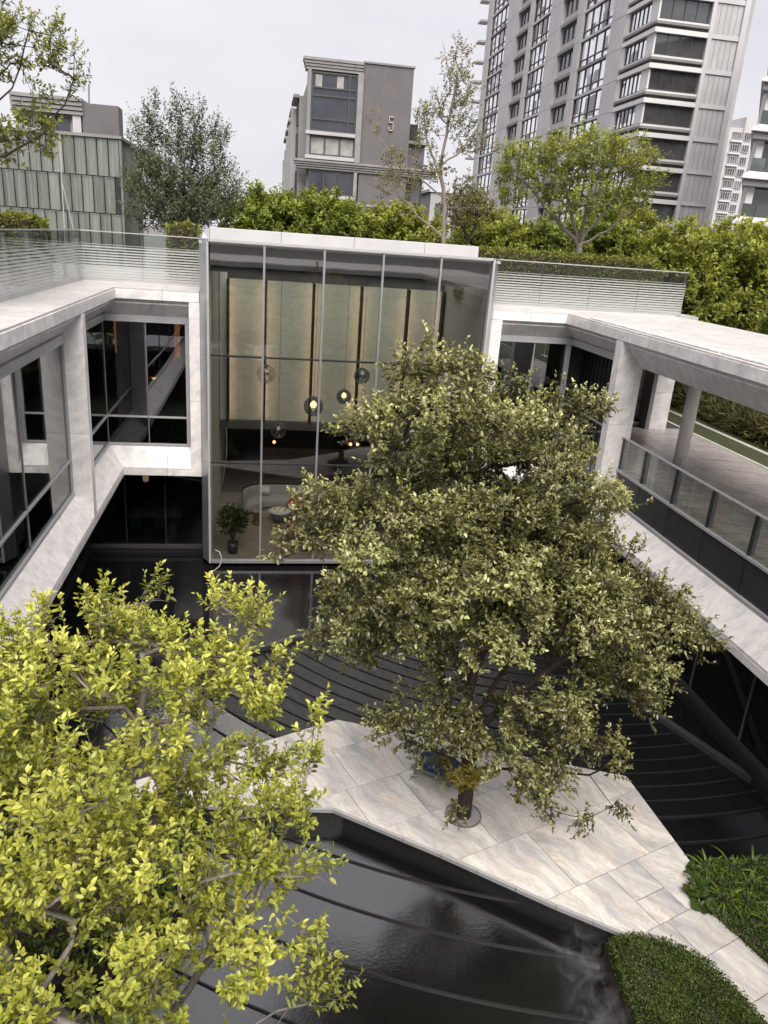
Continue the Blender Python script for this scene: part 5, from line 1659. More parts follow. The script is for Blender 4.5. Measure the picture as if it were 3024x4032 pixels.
# ---- the tree on the platform
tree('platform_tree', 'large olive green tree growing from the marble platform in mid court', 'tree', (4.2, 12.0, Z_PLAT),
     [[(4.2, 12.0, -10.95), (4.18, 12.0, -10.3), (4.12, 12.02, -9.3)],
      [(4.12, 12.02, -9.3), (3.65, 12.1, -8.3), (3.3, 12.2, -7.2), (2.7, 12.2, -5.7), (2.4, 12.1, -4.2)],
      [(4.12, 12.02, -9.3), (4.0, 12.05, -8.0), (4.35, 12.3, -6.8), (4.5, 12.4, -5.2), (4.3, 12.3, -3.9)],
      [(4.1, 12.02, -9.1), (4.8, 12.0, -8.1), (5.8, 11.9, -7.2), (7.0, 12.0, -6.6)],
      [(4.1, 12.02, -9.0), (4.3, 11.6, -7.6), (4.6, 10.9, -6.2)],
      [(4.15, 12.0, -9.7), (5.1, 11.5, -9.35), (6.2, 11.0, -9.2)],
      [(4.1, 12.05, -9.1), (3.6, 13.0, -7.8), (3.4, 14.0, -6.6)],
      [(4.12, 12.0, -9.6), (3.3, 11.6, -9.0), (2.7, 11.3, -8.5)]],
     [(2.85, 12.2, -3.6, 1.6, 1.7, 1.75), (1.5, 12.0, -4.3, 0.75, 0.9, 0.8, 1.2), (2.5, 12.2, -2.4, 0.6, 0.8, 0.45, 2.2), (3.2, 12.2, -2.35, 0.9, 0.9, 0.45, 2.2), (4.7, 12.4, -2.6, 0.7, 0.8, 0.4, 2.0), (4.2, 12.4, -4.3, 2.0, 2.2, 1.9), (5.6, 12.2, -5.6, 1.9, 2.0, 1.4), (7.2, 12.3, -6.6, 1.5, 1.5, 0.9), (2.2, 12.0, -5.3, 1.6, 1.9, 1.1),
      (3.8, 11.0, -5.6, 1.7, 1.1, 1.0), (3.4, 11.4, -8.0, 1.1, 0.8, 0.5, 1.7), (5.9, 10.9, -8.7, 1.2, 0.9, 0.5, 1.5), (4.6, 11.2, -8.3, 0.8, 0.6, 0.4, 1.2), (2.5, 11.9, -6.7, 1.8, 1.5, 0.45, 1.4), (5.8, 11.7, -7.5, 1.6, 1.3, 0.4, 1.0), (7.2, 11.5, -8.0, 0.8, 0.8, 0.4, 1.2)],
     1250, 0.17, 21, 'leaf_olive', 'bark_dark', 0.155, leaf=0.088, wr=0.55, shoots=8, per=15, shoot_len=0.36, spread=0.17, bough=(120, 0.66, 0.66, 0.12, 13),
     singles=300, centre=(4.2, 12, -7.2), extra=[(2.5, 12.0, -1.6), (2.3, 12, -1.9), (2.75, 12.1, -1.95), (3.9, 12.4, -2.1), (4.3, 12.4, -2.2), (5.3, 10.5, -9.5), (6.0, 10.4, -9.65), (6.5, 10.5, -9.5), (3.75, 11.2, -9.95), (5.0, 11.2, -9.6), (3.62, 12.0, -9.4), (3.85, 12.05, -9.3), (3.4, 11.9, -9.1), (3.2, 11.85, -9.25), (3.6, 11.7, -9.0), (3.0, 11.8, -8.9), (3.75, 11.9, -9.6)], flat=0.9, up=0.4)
tree('trunk_sprout', 'small yellow leaved sprout growing out of the platform tree trunk', 'shrub', (4.05, 11.85, -10.0),
     [[(4.1, 11.95, -9.9), (4.0, 11.7, -9.7)]], [(3.98, 11.5, -9.62, 0.30, 0.18, 0.18)], 17, 0.10, 5, 'leaf_gold', 'bark_dark', 0.012, leaf=0.085, wr=0.5, shoots=5, per=8, shoot_len=0.16, spread=0.07, step=0.1, r_tip=0.003)

# ---- the near tree, lower left
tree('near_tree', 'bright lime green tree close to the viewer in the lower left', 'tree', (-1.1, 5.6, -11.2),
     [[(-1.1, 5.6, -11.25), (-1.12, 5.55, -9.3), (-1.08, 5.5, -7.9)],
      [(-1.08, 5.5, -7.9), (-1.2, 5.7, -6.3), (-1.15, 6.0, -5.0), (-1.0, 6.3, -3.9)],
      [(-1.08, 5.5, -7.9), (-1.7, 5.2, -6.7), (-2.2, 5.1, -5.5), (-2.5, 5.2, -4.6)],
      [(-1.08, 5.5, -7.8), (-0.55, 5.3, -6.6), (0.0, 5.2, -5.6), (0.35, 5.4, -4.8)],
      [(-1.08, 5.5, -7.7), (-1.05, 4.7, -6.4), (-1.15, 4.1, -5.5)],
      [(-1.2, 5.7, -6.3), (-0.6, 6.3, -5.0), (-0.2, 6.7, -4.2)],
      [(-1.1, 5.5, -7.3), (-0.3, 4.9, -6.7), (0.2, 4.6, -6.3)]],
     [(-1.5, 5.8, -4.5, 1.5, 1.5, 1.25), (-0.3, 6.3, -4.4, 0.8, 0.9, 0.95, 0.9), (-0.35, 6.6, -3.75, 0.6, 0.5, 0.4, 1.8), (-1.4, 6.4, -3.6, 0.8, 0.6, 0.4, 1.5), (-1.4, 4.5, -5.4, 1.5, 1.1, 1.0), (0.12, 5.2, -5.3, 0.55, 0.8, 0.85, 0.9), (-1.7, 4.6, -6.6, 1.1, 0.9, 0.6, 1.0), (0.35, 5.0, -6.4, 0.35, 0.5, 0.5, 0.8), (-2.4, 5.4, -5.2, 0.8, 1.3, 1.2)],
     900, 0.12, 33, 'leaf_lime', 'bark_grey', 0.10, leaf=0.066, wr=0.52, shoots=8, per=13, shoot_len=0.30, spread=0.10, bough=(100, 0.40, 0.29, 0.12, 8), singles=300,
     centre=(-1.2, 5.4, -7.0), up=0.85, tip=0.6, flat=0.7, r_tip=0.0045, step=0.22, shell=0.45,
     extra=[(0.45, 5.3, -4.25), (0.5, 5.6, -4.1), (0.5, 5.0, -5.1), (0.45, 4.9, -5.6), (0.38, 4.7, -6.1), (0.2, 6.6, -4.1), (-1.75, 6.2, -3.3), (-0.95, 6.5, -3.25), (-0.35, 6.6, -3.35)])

# ---- background trees
def simple_tree(name, label, base, H, ells, n, dmin, seed, leafm, barkm='bark_dark', r=0.14, lean=(0, 0), **k):
    b = np.array(base, float)
    ct = np.mean([e[:3] for e in ells], axis=0)
    rg = random.Random(seed)
    fork = b + np.array([0, 0, H])
    ch = [[tuple(b - np.array([0, 0, 0.1])), tuple(b * .5 + fork * .5 + np.array([rg.uniform(-.1, .1), rg.uniform(-.1, .1), 0])), tuple(fork)]]
    for e in ells:
        mid = fork * 0.5 + np.array(e[:3]) * 0.5 + np.array([0, 0, -0.15 * e[5]])
        ch.append([tuple(fork), tuple(mid), tuple(np.array(e[:3]) + np.array([0, 0, -0.3 * e[5]]))])
    return tree(name, label, 'tree', base, ch, ells, n, dmin, seed, leafm, barkm, r, **k)

BG = dict(twigs=False, step=0.5, sides=6, r_tip=0.012)
# overhanging tree, top left
tree('roof_tree', 'tree with long arching branch reaching in at the top left corner', 'tree', (-8.2, 18, -1.94),
     [[(-8.2, 18, -2.0), (-8.0, 18, -0.6), (-7.6, 18, 0.4)],
      [(-7.6, 18, 0.4), (-6.4, 18, 0.75), (-5.2, 18, 1.05), (-4.4, 18, 1.55), (-3.95, 18, 2.1)],
      [(-7.6, 18, 0.4), (-6.6, 18, 1.8), (-5.6, 18.1, 2.9), (-5.0, 18, 3.8)],
      [(-6.4, 18, 0.75), (-5.6, 17.8, 1.6), (-4.9, 17.9, 2.3), (-4.6, 17.8, 3.0)],
      [(-7.6, 18, 0.4), (-7.6, 18, 2.5), (-7.2, 18, 4.5)]],
     [(-5.4, 18, 3.3, 1.0, 1.2, 1.0), (-4.9, 18, 1.55, 0.85, 0.9, 0.42), (-6.4, 18, 3.4, 1.5, 1.5, 1.9), (-4.4, 18, 3.0, 0.6, 0.6, 0.45), (-5.5, 18, 1.4, 0.7, 0.7, 0.5)],
     210, 0.25, 41, 'leaf_spring', 'bark_dark', 0.075, leaf=0.085, wr=0.5, shoots=8, per=12, shoot_len=0.32, spread=0.18, step=0.35, r_tip=0.007, young_bias=0.1,
     extra=[(-3.85, 18, 2.35), (-3.75, 18, 2.6), (-3.72, 18, 3.0), (-4.1, 18, 3.4), (-4.3, 18, 2.2)])
# feathery vase tree beside the copper hall
simple_tree('vase_tree', 'feathery grey green vase shaped tree beside the copper hall', (-3.4, 37, -6.2), 5.4,
            [(-3.5, 37, 0.8, 1.6, 1.5, 1.3, 2.2), (-4.4, 36.6, 1.2, 1.1, 1.2, 1.2, 2.0), (-2.6, 37, 1.1, 1.0, 1.2, 1.1, 1.8), (-4.6, 37, 2.9, 0.9, 0.9, 1.5), (-3.3, 37, 3.2, 0.8, 0.9, 1.7), (-2.3, 37, 2.7, 0.9, 0.9, 1.5), (-1.6, 37, 1.3, 0.7, 0.8, 0.9), (-2.9, 37, 4.3, 0.5, 0.5, 0.8), (-4.7, 37, 4.0, 0.5, 0.5, 0.8), (-5.2, 36.5, 0.9, 0.7, 0.8, 1.2)],
            320, 0.30, 42, 'leaf_grey', 'bark_grey', 0.09, leaf=0.125, wr=0.48, shoots=8, per=13, shoot_len=0.75, spread=0.2, up=1.0, jit=0.5, **BG)
# round crowns behind the atrium
for i, (x, y, z, rx, rz, n, s) in enumerate([(-0.2, 45, 0.2, 2.3, 1.75, 110, 50), (3.0, 46, 0.3, 2.4, 1.75, 110, 51), (5.2, 44, -0.2, 1.6, 1.4, 70, 52)]):
    simple_tree('round_tree', ['round bright green tree behind the atrium, left one of three', 'round bright green tree behind the atrium, in front of the number block', 'smaller round green tree behind the atrium, right one of three'][i],
                (x, y, -6.2), 4.2, [(x, y, z, rx, rx, rz), (x + rx * .3, y - .5, z - .8, rx * .8, rx * .8, rz * .7)], n, 0.42, s, 'leaf_green', r=0.14, leaf=0.22, wr=0.65, shoots=12, per=12, shoot_len=0.5, spread=0.3, group='round trees behind the atrium', young_bias=0.12, **BG)
simple_tree('shrub_tree', 'yellow green leafy tree right of the round trees behind the atrium', (7.2, 42, -6.2), 4.4, [(7.0, 42, 0.0, 2.0, 1.6, 1.5), (8.6, 42, -0.2, 1.4, 1.4, 1.2)], 110, 0.4, 54, 'leaf_spring', r=0.12, leaf=0.21, wr=0.65, shoots=12, per=12, shoot_len=0.5, spread=0.28, **BG)
# sparse tall tree
tree('sparse_tree', 'tall sparse tree with thin bare looking crown right of the number block', 'tree', (7.75, 34, -2.0),
     [[(7.75, 34, -2.0), (7.7, 34, 0.2), (7.55, 34, 1.8), (7.3, 34, 3.0), (7.45, 34, 4.6), (7.7, 34, 6.6)],
      [(7.55, 34, 1.8), (6.6, 34, 2.4), (5.6, 34, 3.0), (4.6, 34, 3.9)],
      [(7.3, 34, 3.0), (8.2, 34, 3.8), (8.7, 34, 4.6)], [(7.4, 34, 2.4), (6.6, 34, 4.0), (6.3, 34, 5.4)],
      [(7.7, 34, 0.3), (6.5, 34, 1.0), (5.4, 34, 2.0), (4.8, 34, 2.5)]],
     [(7.6, 34, 5.6, 0.8, 0.8, 1.7), (6.6, 34, 4.4, 0.7, 0.8, 1.0), (4.45, 34, 4.1, 0.35, 0.4, 0.4), (5.3, 34, 3.1, 0.7, 0.6, 0.4), (8.4, 34, 4.0, 0.6, 0.7, 0.8), (7.0, 34, 3.0, 0.9, 0.8, 0.7), (5.6, 34, 2.2, 1.0, 0.8, 0.6), (8.3, 34, 2.0, 0.7, 0.7, 0.7)],
     120, 0.32, 60, 'leaf_dusty', 'bark_grey', 0.10, leaf=0.12, wr=0.5, shoots=5, per=9, shoot_len=0.4, spread=0.2, young_bias=0.25, r_tip=0.008, step=0.4, twigs=True,
     extra=[(7.75, 34, 7.4), (7.95, 34, 7.1), (7.5, 34, 7.0)])
tree('young_tree', 'small dark trunked young tree beside the sparse tree behind the parapet', 'tree', (9.0, 35, -2.0),
     [[(9.0, 35, -2.0), (9.05, 35, 0.3), (9.4, 35, 1.0)], [(9.05, 35, 0.3), (8.6, 35, 0.9), (8.3, 35, 1.4)]], [(9.0, 35, 1.5, 1.0, 0.8, 0.9)], 34, 0.3, 61, 'leaf_dusty', 'bark_dark', 0.07, leaf=0.14, wr=0.5, shoots=7, per=10, shoot_len=0.35, spread=0.2, young_bias=0.2, **BG)
# spreading roof tree on the right with stakes
tree('roof_tree', 'spreading light green tree held by stakes behind the right roof railing', 'tree', (12.3, 30, -1.94),
     [[(12.3, 30, -2.0), (12.28, 30, -0.3), (12.2, 30, 0.35)],
      [(12.2, 30, 0.35), (11.2, 30, 1.1), (10.2, 30, 2.0), (9.2, 30, 2.8)], [(12.2, 30, 0.35), (11.6, 30, 1.6), (11.1, 30, 3.0)],
      [(12.2, 30, 0.35), (12.3, 30, 1.8), (12.3, 30, 3.4)], [(12.2, 30, 0.35), (13.0, 30, 1.5), (13.6, 30, 2.8), (14.3, 30, 3.8)], [(12.2, 30, 0.35), (13.3, 30, 0.9), (14.4, 30, 1.9)],
      [(12.2, 30, 0.35), (12.0, 29.2, 1.4), (11.8, 28.8, 2.6)]],
     [(10.0, 30, 2.9, 1.5, 1.3, 0.9), (11.6, 30, 3.4, 1.4, 1.4, 0.9), (13.2, 30, 3.3, 1.5, 1.3, 0.9), (14.2, 30, 2.6, 0.9, 1.0, 0.7), (11.6, 29.6, 2.0, 1.6, 1.2, 0.8), (9.5, 30, 2.0, 0.7, 0.8, 0.6), (13.3, 29.6, 1.9, 1.2, 1.1, 0.6)],
     250, 0.32, 62, 'leaf_spring', 'bark_grey', 0.14, leaf=0.13, wr=0.5, shoots=6, per=11, shoot_len=0.42, spread=0.2, step=0.4, r_tip=0.009, twigs=False, up=0.6)
for i, (dx, dy) in enumerate(((-0.75, -0.4), (0.6, -0.5), (-0.2, -0.8), (0.1, 0.7))):
    o = MB().tube([(12.3 + dx, 30 + dy, -1.94), (12.29 + dx * 0.08, 30 + dy * 0.08, -0.25)], 0.035, 7).build('tree_stake', 'stake', None, (12.3 + dx, 30 + dy, -1.94), smooth=True)
    tag(o, ['wooden tree stake leaning in from the left', 'wooden tree stake leaning in from the right', 'wooden tree stake in front of the roof tree trunk', 'wooden tree stake behind the roof tree trunk'][i], 'stake', 'stakes of the roof tree')
# dense trees beyond the right wing
RT = [((16.9, 30.5, -6.2), [(16.9, 30.5, -0.3, 1.6, 1.5, 1.5), (17.6, 30, -1.8, 1.6, 1.4, 1.1)], 'olive green tree directly behind the end of the right roof railing', 'leaf_spring', 70),
      ((19.3, 30.5, -6.2), [(19.3, 30.5, 0.0, 1.7, 1.5, 1.5), (19.6, 29.5, -1.9, 1.8, 1.4, 1.3)], 'leafy tree beyond the loggia roof, second from the roof railing', 'leaf_spring', 71),
      ((21.4, 29.5, -6.2), [(21.4, 29.5, 0.2, 1.7, 1.5, 1.5), (21.2, 28.6, -1.7, 1.7, 1.4, 1.1)], 'leafy tree beyond the loggia roof at the right edge', 'leaf_spring', 72),
      ((20.0, 25.5, -6.2), [(19.6, 25.5, -2.0, 1.5, 1.4, 0.9), (20.6, 25.0, -2.2, 1.4, 1.3, 0.9)], 'lower tree close behind the loggia roof, crown just above its edge', 'leaf_green', 73),
      ((11.0, 38, -6.2), [(11.0, 38, 0.2, 1.9, 1.5, 1.3), (12.2, 37.6, -0.4, 1.6, 1.4, 1.1)], 'yellow green tree behind the atrium parapet, left of the staked tree', 'leaf_spring', 74),
      ((14.6, 37, -6.2), [(14.4, 37, 0.2, 1.9, 1.5, 1.3), (16.0, 36.6, 0.3, 1.8, 1.5, 1.5)], 'green tree behind the staked tree and the low hedge', 'leaf_green', 75),
      ((17.6, 38, -6.2), [(17.4, 38, 0.9, 1.8, 1.5, 1.5), (18.4, 37.4, -0.4, 1.8, 1.4, 1.4)], 'green tree below the tower, right of the staked tree', 'leaf_spring', 76)]
for base, ells, lab, lm, sd_ in RT:
    simple_tree('garden_tree', lab, base, 3.2, ells, 140, 0.36, sd_, lm, r=0.11, leaf=0.18, wr=0.55, shoots=11, per=12, shoot_len=0.45, spread=0.28, group='trees beyond the right wing', young_bias=0.02, **BG)
simple_tree('bare_tree', 'pale thin twiggy tree between the staked tree and the tower foot', (18.6, 42, -6.2), 6.0, [(18.6, 42, 1.2, 1.1, 1.0, 1.3)], 45, 0.3, 77, 'leaf_dusty', 'bark_grey', r=0.08, leaf=0.08, wr=0.35, shoots=3, per=4, shoot_len=0.5, spread=0.2, up=1.0, twigs=True, step=0.4, r_tip=0.012)
# dark trees beyond the loggia
LT = [((20.6, 30.4, -6.2), [(20.4, 30.4, -3.6, 1.1, 1.0, 0.9), (20.8, 30.4, -4.4, 0.9, 0.9, 0.8)], 'dark tree seen between marble pier and round column'),
      ((19.9, 27.6, -6.2), [(20.3, 27.6, -3.9, 1.2, 1.1, 1.0), (19.9, 27.4, -4.8, 0.8, 0.9, 0.7)], 'dark drooping tree just right of the round column'),
      ((20.2, 25.0, -6.2), [(20.4, 25.2, -3.9, 1.2, 1.2, 1.0), (20.6, 24.8, -4.9, 0.9, 0.9, 0.7)], 'dark bent-trunk tree seen through the open loggia'),
      ((20.4, 22.6, -6.2), [(20.6, 22.6, -4.0, 1.3, 1.3, 1.1), (20.2, 22.4, -5.0, 0.9, 0.9, 0.7)], 'dark tree seen through the loggia at the right edge')]
for i, (base, ells, lab) in enumerate(LT):
    simple_tree('park_tree', lab, base, 1.3, ells, 60, 0.34, 80 + i, 'leaf_dark', r=0.10, leaf=0.13, wr=0.35, shoots=7, per=9, shoot_len=0.5, spread=0.3, up=-0.4, group='dark trees beyond the loggia', **BG)

# ---- clipped hedges and planting beds
def pt_in(poly, P):
    x, y = P[:, 0], P[:, 1]
    ins = np.zeros(len(P), bool)
    n = len(poly)
    for i in range(n):
        x0, y0 = poly[i]
        x1, y1 = poly[(i + 1) % n]
        c = ((y0 > y) != (y1 > y)) & (x < (x1 - x0) * (y - y0) / (y1 - y0 + 1e-12) + x0)
        ins ^= c
    return ins

def edge_dist(poly, P):
    d = np.full(len(P), 1e9)
    for i in range(len(poly)):
        a, b = np.array(poly[i]), np.array(poly[(i + 1) % len(poly)])
        ab = b - a
        t = np.clip(((P - a) @ ab) / (ab @ ab), 0, 1)
        d = np.minimum(d, np.linalg.norm(P - (a + t[:, None] * ab), axis=1))
    return d

def hedge(name, label, cat, poly, z0, z1, n, leaf, wr, mat, seed, rnd=0.22, bump=0.05, group=None, upb=0.9, core='leaf_dark'):
    rng = np.random.default_rng(seed)
    A = np.array(poly)
    c = A.mean(0)
    t = thing(name, label, cat, (float(c[0]), float(c[1]), z0), group)
    inset = [tuple(c + (p - c) * 0.93) for p in A]
    m = MB().loft([(x, y, z0) for x, y in inset], [(c[0] + (x - c[0]) * 0.9, c[1] + (y - c[1]) * 0.9, z1 - 0.06) for x, y in inset])
    m.build('hedge_core', 'soil', t)
    lo, hi = A.min(0), A.max(0)
    P = rng.uniform(lo, hi, (int(n * 3.2), 2))
    P = P[pt_in(poly, P)][:n]
    e = edge_dist(poly, P)
    k = np.clip(e / rnd, 0, 1)
    prof = np.sqrt(np.clip(1 - (1 - k) ** 2, 0, 1))
    und = bump * (np.sin(P[:, 0] * 5.1 + 1.3) * np.cos(P[:, 1] * 4.3) + 0.6 * np.sin(P[:, 0] * 11 + P[:, 1] * 9))
    zz = z0 + (z1 - z0) * (0.12 + 0.88 * prof) + und * prof + rng.normal(size=len(P)) * 0.018 - rng.exponential(0.02, len(P))
    edge = rng.uniform(0, 1, len(P)) * (1 - k) * (z1 - z0) * 0.4
    P3 = np.column_stack([P, zz - edge * (e < rnd * 0.5)])
    # leaves on the sides
    seg = np.roll(A, -1, 0) - A
    sl = np.linalg.norm(seg, axis=1)
    ns = int(sl.sum() * (z1 - z0) / max(1e-6, 0.28 * leaf * leaf * wr) * 0.9)
    ns = min(ns, n)
    q = rng.choice(len(A), ns, p=sl / sl.sum())
    sp = A[q] + seg[q] * rng.uniform(0, 1, (ns, 1))
    sp = sp + (c - sp) * 0.035
    P3 = np.vstack([P3, np.column_stack([sp + rng.normal(size=(ns, 2)) * 0.02, rng.uniform(z0, z1 - 0.02, ns)])])
    P = np.vstack([P, sp])
    prof = np.concatenate([prof, np.zeros(ns)])
    und = np.concatenate([und, np.zeros(ns)])
    N = len(P3)
    out = nrm(np.column_stack([P - c, np.zeros(N)])) * (1 - prof)[:, None]
    d = nrm(rng.normal(size=(N, 3)) * 0.6 + out * 0.9 + np.array([0, 0, 0.55]))
    nn = nrm(np.array([0, 0, upb]) + out * 0.9 + rng.normal(size=(N, 3)) * 0.5)
    nn = nn - (nn * d).sum(1, keepdims=True) * d
    L = leaf * rng.uniform(0.6, 1.25, N)
    yg = np.clip(0.25 + und / max(bump, 1e-3) * 0.10 + rng.normal(size=N) * 0.22, 0, 1)
    me = leaf_mesh('foliage', P3 - np.array([c[0], c[1], z0]), d, nn, L, wr, yg, mat)
    o = bpy.data.objects.new('foliage', me)
    put(o, t, (float(c[0]), float(c[1]), z0))
    o['kind'] = 'stuff'
    return t

structure(MB().prism([(5.9, 8.9), (6.45, 8.92), (7.0, 8.3), (7.5, 7.4), (8.0, 5.6), (8.0, 4.0), (5.2, 4.0), (5.7, 7.3)], -12.2, -10.98).build('planting_bed', 'soil'))
structure(MB().prism([(8.12, 9.5), (8.40, 10.5), (11.3, 10.6), (11.3, 3.5), (9.95, 3.5), (9.15, 6.5), (8.55, 8.25)], -12.2, -10.98).build('planting_bed', 'soil'))
structure(MB().prism([(-1.2, 12.35), (-1.5, 10.8), (-1.5, 9.8), (-2.0, 9.45), (-5.7, 9.2), (-5.7, 12.7), (-3.6, 12.9)], -12.2, -11.1).build('planting_bed', 'soil'))
structure(MB().prism([(-5.7, 2.5), (0.6, 2.5), (0.5, 6.6), (-1.6, 7.6), (-5.7, 8.0)], -12.2, -11.15).build('planting_bed', 'soil'))
hedge('clipped_hedge', 'dense dark green clipped ground hedge in the lower right corner beside the pool', 'hedge',
      [(5.92, 8.86), (6.4, 8.92), (6.95, 8.72), (7.42, 8.28), (7.62, 7.65), (7.78, 7.0), (7.9, 6.1), (5.5, 6.1), (5.6, 6.6), (5.78, 7.6), (5.84, 8.4)], -10.98, -10.70, 30000, 0.042, 0.55, 'leaf_hedge', 90)
hedge('ground_cover', 'strip of low dark green ground cover along the marble path at the right edge', 'ground cover',
      [(8.02, 9.42), (8.35, 9.15), (9.0, 8.8), (9.9, 7.6), (10.6, 5.0), (9.75, 4.6), (9.1, 6.6), (8.5, 8.2)], -10.98, -10.80, 13000, 0.045, 0.5, 'leaf_hedge', 91, rnd=0.15, bump=0.03)
hedge('leafy_shrub', 'broad leaved green shrub border half hidden under the lime green tree', 'shrub',
      [(-1.1, 12.35), (-1.42, 10.8), (-1.42, 9.85), (-1.95, 9.4), (-5.5, 9.2), (-5.5, 12.5), (-3.4, 12.85)], -11.1, -10.45, 5200, 0.14, 0.5, 'leaf_hedge', 92, rnd=0.4, bump=0.12)
hedge('leafy_shrub', 'dark shrub bed at the foot of the lime green tree', 'shrub',
      [(-5.5, 2.8), (0.5, 2.8), (0.35, 6.4), (-1.6, 7.4), (-5.5, 7.8)], -11.15, -10.6, 5200, 0.13, 0.5, 'leaf_hedge', 93, rnd=0.4, bump=0.12)
hedge('roof_hedge', 'clipped box hedge on the roof behind the right railing', 'hedge', [(7.15, 28.4), (15.2, 28.4), (15.2, 29.5), (7.15, 29.5)], -1.94, -0.10, 9000, 0.10, 0.6, 'leaf_spring', 94, rnd=0.25, bump=0.06)
hedge('roof_hedge', 'short light green hedge on the roof behind the left railing', 'hedge', [(-9.5, 23.4), (-5.95, 23.4), (-5.35 - 0.62, 24.4), (-9.5, 24.4)], -1.94, -0.10, 5000, 0.10, 0.6, 'leaf_spring', 95, rnd=0.2, bump=0.06)
hedge('small_bush', 'small leafy bush behind the rail next to the atrium corner', 'shrub', [(-3.2, 28.5), (-2.2, 28.5), (-2.2, 29.4), (-3.2, 29.4)], -1.94, -0.02, 900, 0.13, 0.6, 'leaf_spring', 96, rnd=0.4, bump=0.1)
hedge('reed_border', 'dark shrub border beyond the lawn behind the loggia', 'shrub', [(18.2, 20.0), (18.7, 20.0), (18.9, 33), (18.4, 33)], -6.2, -5.35, 5000, 0.40, 0.12, 'leaf_dusty', 97, rnd=0.4, bump=0.2, upb=0.1)
hedge('reed_border', 'tall dark thicket closing the view behind the park trees', 'shrub', [(22.0, 18.0), (25, 18.0), (25, 37), (22.0, 37)], -6.2, -3.3, 11000, 0.30, 0.35, 'leaf_dark', 98, rnd=1.2, bump=0.4)

# potted plant inside the atrium
pp = thing('potted_plant', 'dark leafy potted plant just inside the atrium glass', 'plant', (-0.88, 25.55, -10.9))
MB().lathe([(0, 0), (0.16, 0), (0.21, 0.42), (0.19, 0.42), (0.17, 0.38), (0, 0.38)], (-0.88, 25.55, -10.9), 20).build('pot', 'pot_black', pp, smooth=True)
rngp = np.random.default_rng(8)
pc = in_ell(420, [(-0.85, 25.75, -9.75, 0.55, 0.42, 0.55)], rngp, 0.5)
mpl = MB()
for c in pc[:24]:
    mpl.tube([(-0.88, 25.55, -10.5), (-0.88 * .5 + c[0] * .5, 25.55 * .5 + c[1] * .5, c[2] - 0.25), tuple(c)], 0.007, 4)
mpl.build('stems', 'bark_dark', pp)
dpl = nrm(pc - np.array([-0.88, 25.6, -10.2]) + rngp.normal(size=pc.shape) * 0.4)
me = leaf_mesh('foliage', pc - np.array(WLOC[pp.name]), dpl, nrm(np.array([0, 0, 1.0]) + rngp.normal(size=pc.shape) * 0.4), np.full(len(pc), 0.20), 0.45, rngp.uniform(0.3, 0.9, len(pc)), 'leaf_round')
o = bpy.data.objects.new('foliage', me)
put(o, pp, WLOC[pp.name])
o['kind'] = 'stuff'

# ---- strap-leaved plants in the right bed, every leaf a piece
def strap_mesh(L, w, bend, seed):
    r = random.Random(seed)
    n = 6
    V, F = [], []
    for i in range(n + 1):
        t = i / n
        x = L * (t * (0.55 + 0.45 * bend) if bend else t * 0.4)
        z = L * (0.85 * t - bend * 0.95 * t * t)
        ww = w * (0.55 + 0.9 * t) * (1 - t ** 3) if t < 1 else 0.001
        V += [(x, -ww, z + ww * 0.25), (x, 0, z), (x, ww, z + ww * 0.25)]
    for i in range(n):
        a = i * 3
        F += [(a, a + 3, a + 4, a + 1), (a + 1, a + 4, a + 5, a + 2)]
    me = bpy.data.meshes.new('leaf')
    me.from_pydata(V, [], F)
    me.polygons.foreach_set('use_smooth', [True] * len(me.polygons))
    at = me.attributes.new('young', 'FLOAT', 'POINT')
    at.data.foreach_set('value', [r.uniform(0.2, 0.8)] * len(V))
    me.materials.append(M['leaf_strap'])
    return me
straps = [strap_mesh(L, w, b, k) for k, (L, w, b) in enumerate(((0.50, 0.022, 0.5), (0.58, 0.024, 0.65), (0.44, 0.020, 0.8), (0.62, 0.026, 0.9), (0.36, 0.018, 0.3), (0.52, 0.022, 1.05)))]
spots = [(8.62, 10.28), (9.1, 10.3), (9.6, 10.25), (8.75, 9.9), (9.25, 9.85), (9.7, 9.8), (8.55, 9.55), (8.95, 9.45), (9.4, 9.35), (9.0, 9.05), (9.5, 8.95), (10.05, 9.9), (10.05, 9.4)]
rs = random.Random(12)
for x, y in spots:
    x += rs.uniform(-.08, .08)
    y += rs.uniform(-.08, .08)
    t = thing('strap_leaf_plant', 'clump of arching bright green strap leaves in the right planting bed', 'plant', (x, y, -10.98), 'strap leaved plants in the right bed')
    for k in range(23):
        o = bpy.data.objects.new('leaf', rs.choice(straps))
        a = rs.uniform(0, 2 * math.pi)
        put(o, t, (x + 0.05 * math.cos(a), y + 0.05 * math.sin(a), -10.98))
        o.rotation_euler = (rs.uniform(-.2, .2), rs.uniform(-.25, .15), a)
        s = rs.uniform(0.6, 0.95)
        o.scale = (s, s, s)
hedge('ground_cover', 'bright green undergrowth between the strap leaved plants', 'ground cover',
      [(8.3, 10.2), (8.5, 10.45), (10.3, 10.45), (10.4, 9.0), (9.3, 8.7), (8.4, 9.3)], -10.98, -10.86, 5000, 0.06, 0.45, 'leaf_hedge', 99, rnd=0.1, bump=0.03)
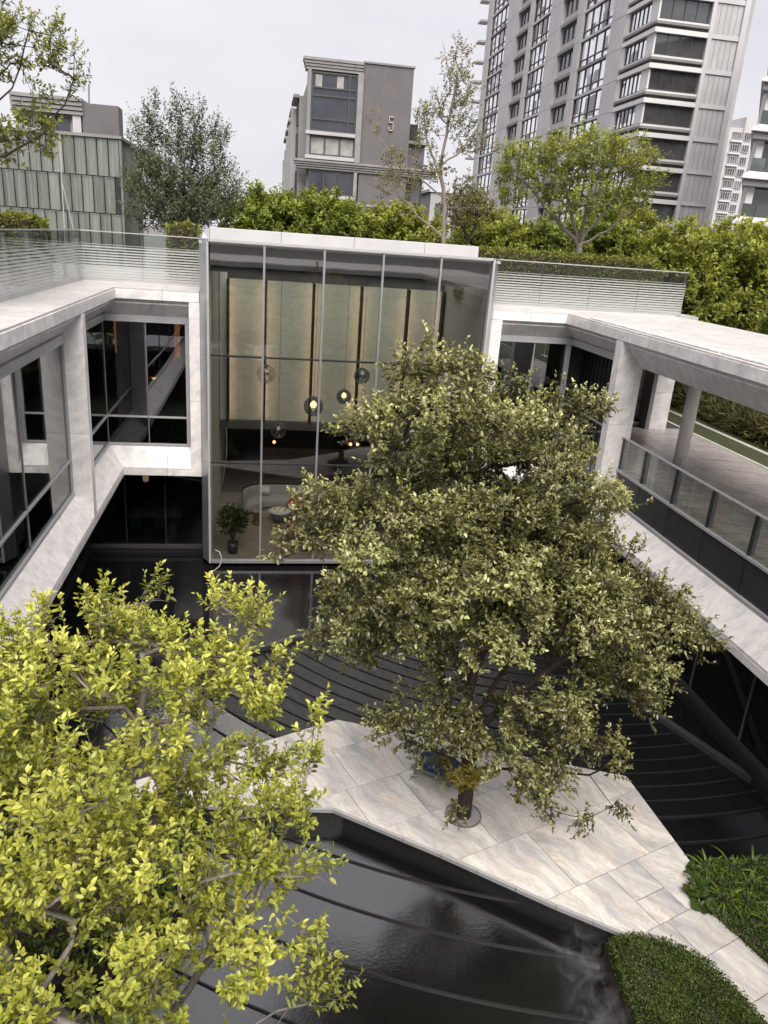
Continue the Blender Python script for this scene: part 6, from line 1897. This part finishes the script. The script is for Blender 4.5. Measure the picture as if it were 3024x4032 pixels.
# round glossy leaves at the platform edge
def round_leaf(r, h):
    V = [(0, 0, h)]
    n = 14
    for j in range(n):
        a = 2 * math.pi * (j + 0.5) / n
        rr_ = r * (0.55 if j in (0, n - 1) else 1.0) * (1 + 0.06 * math.sin(5 * a))
        V.append((rr_ * math.cos(a), rr_ * math.sin(a), h + 0.02 * math.cos(2 * a) + 0.025))
    F = [(0, 1 + j, 1 + (j + 1) % n) for j in range(n)]
    k = len(V)
    V += [(0.004, 0, 0), (-0.004, 0.004, 0), (-0.004, -0.004, 0), (0.004, 0, h), (-0.004, 0.004, h), (-0.004, -0.004, h)]
    F += [(k, k + 1, k + 4, k + 3), (k + 1, k + 2, k + 5, k + 4), (k + 2, k, k + 3, k + 5)]
    me = bpy.data.meshes.new('leaf')
    me.from_pydata(V, [], F)
    at = me.attributes.new('young', 'FLOAT', 'POINT')
    at.data.foreach_set('value', [rs.uniform(0.1, 0.6)] * len(V))
    me.materials.append(M['leaf_round'])
    return me
rl = [round_leaf(0.10, 0.16), round_leaf(0.085, 0.2), round_leaf(0.115, 0.13)]
for (x, y), lab in (((8.2, 10.1), 'plant with round glossy dark leaves at the platform corner, farthest of three'), ((8.05, 9.8), 'plant with round glossy dark leaves at the platform corner, middle of three'), ((7.98, 9.5), 'plant with round glossy dark leaves at the platform edge, nearest of three')):
    t = thing('round_leaf_plant', lab, 'plant', (x, y, -10.98), 'round leaved plants at the platform edge')
    for k in range(11):
        o = bpy.data.objects.new('leaf', rs.choice(rl))
        a = rs.uniform(0, 6.28)
        q = rs.uniform(0.02, 0.2)
        put(o, t, (x + q * math.cos(a), y + q * math.sin(a), -10.98))
        o.rotation_euler = (rs.uniform(-.35, .35), rs.uniform(-.35, .35), rs.uniform(0, 6.28))

# ------------------------------------------------------------------ drifting mist at the pool edge by the hedge
def mist():
    t = NT('mist_air')
    pv = t.n('VolumePrincipled')
    pv.inputs['Color'].default_value = (0.95, 0.95, 0.97, 1)
    pv.inputs['Anisotropy'].default_value = 0.2
    tc = t.n('TexCoord')
    mp = t.n('Mapping')
    mp.inputs['Location'].default_value = (0.3, 0.0, 0)
    mp.inputs['Scale'].default_value = (1, 1, 1)
    t.l(tc.outputs['Object'], mp.inputs['Vector'])
    nz = t.noise(mp.outputs[0], 2.6, 5, 0.65, 1.2)
    dens = t.ramp(nz, [(0.50, (0, 0, 0)), (0.72, (1, 1, 1))])
    gr = t.n('TexGradient', gradient_type='SPHERICAL')
    g2 = t.n('Mapping')
    g2.inputs['Scale'].default_value = (1.5, 0.6, 1.9)
    t.l(tc.outputs['Object'], g2.inputs['Vector'])
    t.l(g2.outputs[0], gr.inputs['Vector'])
    k = t.math('MULTIPLY', t.math('MULTIPLY', dens, gr.outputs['Fac']), 8.0)
    t.l(k, pv.inputs['Density'])
    t.l(pv.outputs[0], t.out.inputs['Volume'])
    M['mist_air'] = t.m
mist()
mo = MB().box(4.75, 5.98, 6.4, 9.6, -11.58, -10.85).build('mist', 'mist_air', None, (5.6, 8.2, -11.35))
mo['kind'] = 'stuff'
